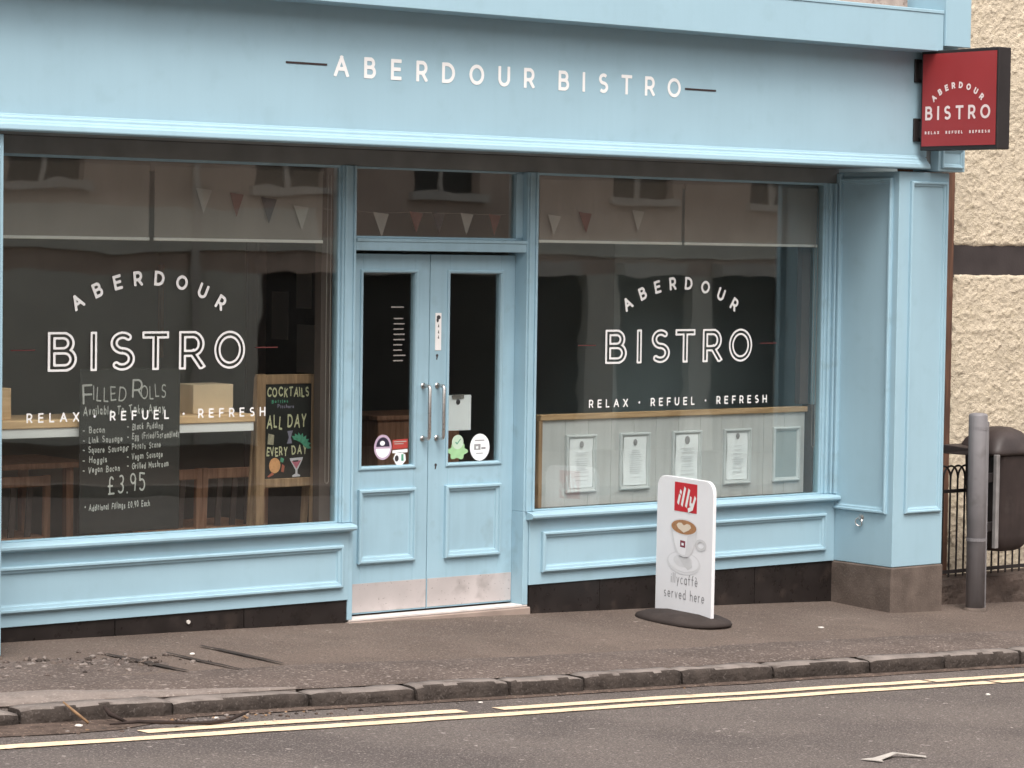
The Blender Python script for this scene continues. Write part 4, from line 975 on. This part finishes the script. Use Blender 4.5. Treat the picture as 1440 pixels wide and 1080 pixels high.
MB().box(4.604, 14, .205, .6, -1.0, 6.5).build('wall_core', mat('plain_cream_render', (.60, .51, .38), .9, .1, 4), t)
mb = MB(); mb.box(4.59, 14, .196, .2045, 1.94, 2.18); mb.build('timber_band', BAND, t, .004)
mb = MB(); mb.box(4.30, 4.6035, .195, .6, -.5, 4.9); mb.build('corner_post', RUST, t, .006)
mb = MB(); mb.tube([(4.60, .15, -.2), (4.60, .15, 4.2)], .0001, 3)
t = thing('low_wall', (5, -.3, -.3), 'dark weathered low stone wall under the black railing right of the shop', 'wall')
for i, (a, b) in enumerate(((3.76, 4.28), (4.285, 4.95), (4.955, 5.7), (5.705, 6.5), (6.505, 7.4), (7.405, 8.3))):
    mb = MB(); nx, nz_ = 16, 8
    for j in range(nx+1):
        for k in range(nz_+1):
            x = a+(b-a)*j/nx; v = k/nz_; z = zg(x)-.12+(-.012-.002*x+.11-zg(x)+.0-.0)*v*.0+(-.035-(zg(x)-.12))*v
            n1 = noise.noise(Vector((x*5, z*6, 2+i))); n2 = noise.noise(Vector((x*17, z*19, i)))
            ed = min(j, nx-j, nz_-k); mb.v.append((x, -.31-.014*n1-.008*n2+(.012 if ed == 0 else 0), z))
    m = nz_+1; mb.f = [(j*m+k, (j+1)*m+k, (j+1)*m+k+1, j*m+k+1) for j in range(nx) for k in range(nz_)]
    o = len(mb.v)
    mb.v += [(a, -.31+.012, -.035), (b, -.31+.012, -.035), (b, -.10, -.03), (a, -.10, -.03), (a, -.10, -.6), (b, -.10, -.6)]
    mb.f += [(o, o+1, o+2, o+3), (o+3, o+2, o+5, o+4)]
    mb.build('wall_stone', WALLST, t)
t = thing('bow_top_railing', (5, -.2, -.03), 'black bow-top iron railing on the low wall right of the shop', 'railing')
yr = -.20; sp_ = .070; x = 4.18; xsb = []
while x < 6.6: xsb.append(x); x += sp_
xsb = [4.18-sp_*3, 4.18-sp_*2, 4.18-sp_]+xsb
bar0 = MB().tube([(0, yr, -.03), (0, yr, .62)], .0072, 6).build('bar', IRON, t); bar0.location.x += xsb[0]
for x in xsb[1:]:
    c = bar0.copy(); COL.objects.link(c); c.parent = t; c.location = bar0.location.copy(); c.location.x += x-xsb[0]
bw0 = None
for x in xsb[:-2]:
    if bw0 is None:
        q = [(sp_-sp_*math.cos(math.pi*i/14), yr-.001, .62+.085*math.sin(math.pi*i/14)) for i in range(15)]
        bw0 = MB().tube(q, .0072, 6).build('bow', IRON, t, smooth=True); bw0.location.x += x; x00 = x; continue
    c = bw0.copy(); COL.objects.link(c); c.parent = t; c.location = bw0.location.copy(); c.location.x += x-x00
for z in (.538, .005): MB().box(xsb[0]-.05, 7.0, yr-.004, yr+.004, z-.012, z+.012).build('rail', IRON, t)
t = thing('grey_post', (4.035, -.57, zg(4.03)), 'round grey metal post standing beside the litter bin', 'post')
MB().tube([(4.03, -.57, -.26), (4.022, -.57, 1.060), (4.022, -.57, 1.072), (4.022, -.57, 1.078)], [.061, .061, .056, .03], 28).build('tube', GREY, t, smooth=True)
MB().hexa([(4.085, -.585, -.24), (4.118, -.585, -.24), (4.118, -.545, -.24), (4.085, -.545, -.24)], [(4.085, -.585, 1.02), (4.115, -.585, 1.02), (4.115, -.545, 1.02), (4.085, -.545, 1.02)]).build('channel', GREY, t, .003)
MB().tube([(4.03, -.57, -.225), (4.03, -.57, -.195), (4.03, -.57, -.18)], [.085, .078, .064], 20).build('foot_collar', STONEB, t, smooth=True)
for z in (.97, .25): MB().tube([(4.025, -.57, z), (4.025, -.57, z+.02)], .0635, 24).build('strap', GREY, t)
t = thing('litter_bin', (4.45, -.45, .1), 'dark brown hooded litter bin with domed lid hung beside the grey post', 'bin')
def rrect(cx, cy, hx, hy, rad, n=6):
    P = []
    for (sx, sy_, a) in ((1, 1, 0), (-1, 1, 90), (-1, -1, 180), (1, -1, 270)):
        for i in range(n+1):
            an = R_(a+90*i/n); P.append((cx+sx*(hx-rad)+rad*math.cos(an), cy+sy_*(hy-rad)+rad*math.sin(an)))
    return P
def loft(levels, m, name, par):
    mb = MB()
    for (z, cx, cy, hx, hy, rad) in levels: mb.v += [(x, y, z) for x, y in rrect(cx, cy, hx, hy, rad)]
    n = 28; mb.f = [(k*n+i, k*n+(i+1) % n, (k+1)*n+(i+1) % n, (k+1)*n+i) for k in range(len(levels)-1) for i in range(n)]+[tuple(range(n))[::-1], tuple((len(levels)-1)*n+i for i in range(n))]
    return mb.build(name, m, par, smooth=True)
bx, by = 4.44, -.38
loft([(.155, bx, by, .10, .10, .05), (.165, bx, by, .125, .125, .06), (.20, bx, by, .148, .15, .06), (.26, bx, by, .155, .157, .06), (.775, bx, by, .17, .17, .06), (.79, bx, by, .172, .172, .06)], BIN, 'bin_body', t)
loft([(.791, bx-.02, by, .205, .185, .06), (.81, bx-.02, by, .208, .188, .06), (.83, bx-.02, by, .20, .18, .06), (.89, bx-.01, by, .175, .165, .07), (.94, bx, by, .125, .125, .08), (.965, bx, by, .07, .07, .05), (.97, bx, by, .02, .02, .01)], BIN, 'lid', t)
MB().hexa([(4.13, -.46, .79), (4.26, -.50, .79), (4.3, -.2, .79), (4.1, -.2, .79)], [(4.15, -.45, .83), (4.26, -.49, .85), (4.3, -.2, .85), (4.1, -.2, .85)]).build('hood_lip', BIN, t, .004)
MB().box(4.205, 4.238, -.575, -.545, .19, .80).build('pale_edge_strip', mat('worn_pale_metal', (.26, .245, .24), .55, .2, 9, streak=.4, grime=(.1, .09, .085)), t, .003)
MB().box(4.09, 4.28, -.54, -.50, .30, .36).build('mounting_bracket', BLKM, t, .003); MB().box(4.09, 4.28, -.54, -.50, .62, .68).build('mounting_bracket', BLKM, t, .003)

# ------------------------------------------------------------ small things on the ground
def lump(name, x, y, r0, m, label, cat, fn, group=None, flatk=.5):
    me = D.meshes.new(name); bm = bmesh.new(); bmesh.ops.create_icosphere(bm, subdivisions=2, radius=r0)
    sd_ = random.uniform(0, 99)
    for v in bm.verts:
        v.co *= 1+.35*noise.noise(v.co*(1.4/r0)+Vector((sd_, 0, 0))); v.co.z *= flatk
    bm.to_mesh(me); bm.free(); me.materials.append(m); me.shade_smooth()
    o = D.objects.new(name, me); COL.objects.link(o); o.location = (x, y, fn(x, y)+r0*flatk*.7); o.rotation_euler.z = random.uniform(0, 6)
    return tag(o, label, cat, group)
lump('pale_pebble', -2.06, -.75, 0.015, LITT, 'pale pebble on the pavement among the straight cracks', 'pebble', sp)
lump('pale_pebble', -2.81, -2.12, 00.0135, LITT, 'white pebble in the gutter beside the fallen twig', 'pebble', sr)
lump('pale_pebble', -3.52, -2.12, 0.0195, LITT, 'pale stone in the gutter left of the fallen twig', 'pebble', sr)
lump('pale_pebble', 1.45, -2.96, 0.0135, LITT, 'small white stone on the open road below the yellow lines', 'pebble', sr)
lump('pale_pebble', -1.28, -2.12, 0.0135, LITT, 'flattened pale scrap in the gutter near the middle kerb stones', 'scrap', sr, flatk=.25)
lump('pale_pebble', 2.24, -.95, .02, LITT, 'pale flat scrap on the pavement right of the coffee sign', 'scrap', sp, flatk=.25)
def grit(name, n, pos, r0, r1, mats, fn, label):
    bm = bmesh.new(); me = D.meshes.new(name)
    for m in mats: me.materials.append(m)
    for i in range(n):
        x, y = pos(); r_ = random.uniform(r0, r1); f0 = len(bm.faces); sd_ = random.uniform(0, 99)
        g = bmesh.ops.create_icosphere(bm, subdivisions=1, radius=r_); mi = random.randrange(len(mats)); z = fn(x, y)
        for v in g['verts']:
            v.co *= 1+.5*noise.noise(v.co*(1.4/r_)+Vector((sd_, 0, 0))); v.co.z *= .6; v.co += Vector((x, y, z+r_*.3))
            for f in v.link_faces: f.material_index = mi
    bm.to_mesh(me); bm.free(); o = D.objects.new(name, me); COL.objects.link(o); return tag(o, label, 'grit', kind='stuff')
grit('pavement_grit', 190, lambda: (random.gauss(-2.9, .34), random.gauss(-.86, .14)), .005, .021, [KERB, PATCH, KERBF, PATCH, STONEB, WORN], lambda a, b: sp(a, b)+pn(a, b), 'loose grit and small stones on the rough pavement at the left')
grit('gutter_grit', 240, lambda: (random.uniform(-4.3, -2.3)+random.gauss(0, .2), -2.01-abs(random.gauss(0, .13))), .003, .013, [LEAF, KERB, DIRT, DIRT, KERBF, WORN], lambda a, b: sr(a, b)+pn(a, b, .003), 'grit and leaf crumbs lying in the gutter at lower left')
grit('kerbside_grit', 90, lambda: (random.uniform(-2.3, 5), -2.01-abs(random.gauss(0, .03))), .003, .008, [KERB, DIRT, KERBF, LEAF], lambda a, b: sr(a, b)+pn(a, b, .003), 'fine grit along the foot of the kerb')
def path(pts, rad, name, m, label, cat, fn):
    mb = MB(); q = [(x, y, fn(x, y)+z) for x, y, z in pts]; mb.tube(q, rad, 7); return tag(mb.build(name, m, smooth=True), label, cat)
SCRAP = mat('grubby_paper', (.42, .385, .35), .85, .15, 20)
TWIG = mat('dark_twig', (.026, .016, .013), .85, .3, 30, .5, 60, .004)
path([(-3.42, -2.21, .02), (-3.30, -2.25, .03), (-3.18, -2.33, .03), (-3.05, -2.31, .018), (-2.97, -2.32, .016), (-2.86, -2.31, .022), (-2.78, -2.25, .028), (-2.70, -2.22, .04)], [.004, .008, .009, .007, .010, .008, .009, .004], 'fallen_twig', TWIG, 'dark crooked twig lying in the gutter on the yellow line', 'twig', sr)
path([(-3.34, -2.03, .075), (-3.33, -2.06, .045), (-3.28, -2.12, .012)], [.008, .012, .007], 'bark_piece', TWIG, 'short dark piece of bark propped against the left kerb', 'bark', sr)
path([(-3.53, -2.0, .10), (-3.50, -2.05, .06), (-3.46, -2.10, .015)], [.004, .007, .006], 'leaning_stalk', LEAF, 'pale dry stalk leaning on the kerb at lower left', 'stalk', sr)
mb = MB(); P = [(-1.033, -4.435), (-1.0, -4.535), (-.965, -4.49), (-.81, -4.435), (-.715, -4.52), (-.69, -4.49), (-.80, -4.40), (-.95, -4.43)]
mb.add([(x, y, sr(x, y)+.005+(.012 if i in (3, 6) else 0)) for i, (x, y) in enumerate(P)], [(0, 1, 2), (0, 2, 7), (2, 3, 7), (3, 6, 7), (3, 4, 5), (3, 5, 6)])
o = mb.build('paper_scrap', SCRAP); md = o.modifiers.new('solid', 'SOLIDIFY'); md.thickness = .003
tag(o, 'pale folded paper scrap on the road at lower right', 'scrap')

# ------------------------------------------------------------ buildings across the street (seen in the glass)
t = thing('opposite_house', (10, -18, -.4), 'pale rendered two-storey house across the street mirrored in the windows', 'house')
yo = -17.6; X0, X1 = -26, 44  # length and height enlarged beyond the mirrored part to shade the shop recess
ops = []
ops = [(-4, -2.6), (-1.2, 0), (2, 3.6), (4.6, 5.9), (10.7, 12.3), (12.45, 14.95), (15.2, 16.2), (16.85, 18.2), (18.7, 20.1), (21.6, 23.2), (25, 26.5)]
mb = MB(); z0, zt = -1.5, 1.75
edges = [X0]+[e for o_ in ops for e in o_]+[X1]
gf = MB()
for a, b in zip(edges[0::2], edges[1::2]): gf.box(a, b, yo-.4, yo, z0, zt)
gf.build('ground_floor_wall', mat('opposite_green_grey', (.68, .69, .63), .8, .06), t)
mb.box(X0, X1, yo-.4, yo, zt, 2.85); mb.box(X0, X1, yo-.4, yo, 4.0, 7.6); mb.box(X0, X1, yo-8, yo-7.7, -2, 7.6); mb.box(X0, X0+.3, yo-7.7, yo-.4, -2, 7.6); mb.box(X1-.3, X1, yo-7.7, yo-.4, -2, 7.6)
ups = []
for k, x in enumerate((-4.5, -.5, 3.2, 7.0, 10.6, 13.2, 16.7, 19.4, 25.5)): ups.append((x, x+1.15))
edges = [X0]+[e for o_ in ups for e in o_]+[X1]
for a, b in zip(edges[0::2], edges[1::2]): mb.box(a, b, yo-.4, yo, 2.85, 4.0)
mb.build('wall', OPP, t)
for k, (a, b) in enumerate(ops):
    o = MB().box(a, b, yo-.39, yo-.15, z0, zt).build('ground_floor_opening', OPPD, t)
    if k >= 5: MB().box(a-.05, b-.25, yo+.0, yo+.22, zt-.02, zt+.17).build('awning_box', OPPL, t)
for (a, b) in ups:
    MB().box(a, b, yo-.39, yo-.14, 2.85, 4.0).build('upper_window', OPPD, t)
    MB().box(a-.08, b+.08, yo, yo+.1, 2.75, 2.85).build('window_sill', OPPL, t)
    MB().box((a+b)/2-.03, (a+b)/2+.03, yo-.139, yo-.1, 2.85, 4.0).build('glazing_bar', OPPL, t)
MB().box(X0, 11.6, yo, yo+.06, 2.0, 2.58).build('shop_fascia', mat('opposite_green_grey', (.68, .69, .63), .8, .06), t); MB().box(11.6, X1, yo, yo+.05, 2.0, 2.24).build('string_course', mat('opposite_green_grey', (.5, .5, .5)), t)
for x, m_ in ((9.7, OPPL), (15.07, OPPL), (20.5, OPPD)): MB().tube([(x, yo+.08, -1.2), (x, yo+.08, 6.1)], .06, 10).build('downpipe', m_, t)
MB().hexa([(X0, yo-8, 7.6), (X1, yo-8, 7.6), (X1, yo+.3, 7.6), (X0, yo+.3, 7.6)], [(X0, yo-4.2, 11), (X1, yo-4.2, 11), (X1, yo-4, 11), (X0, yo-4, 11)]).build('roof', SLATE, t)
# back volumes so that the shop and its neighbour are whole buildings
inner(MB().box(-3.75, 4.29, 5.21, 8.0, -.9, 6.6), 'rear_block', OPP)
inner(MB().box(-3.75, 4.55, .12, 5.20, 2.91, 6.6), 'upper_storey', OPP)
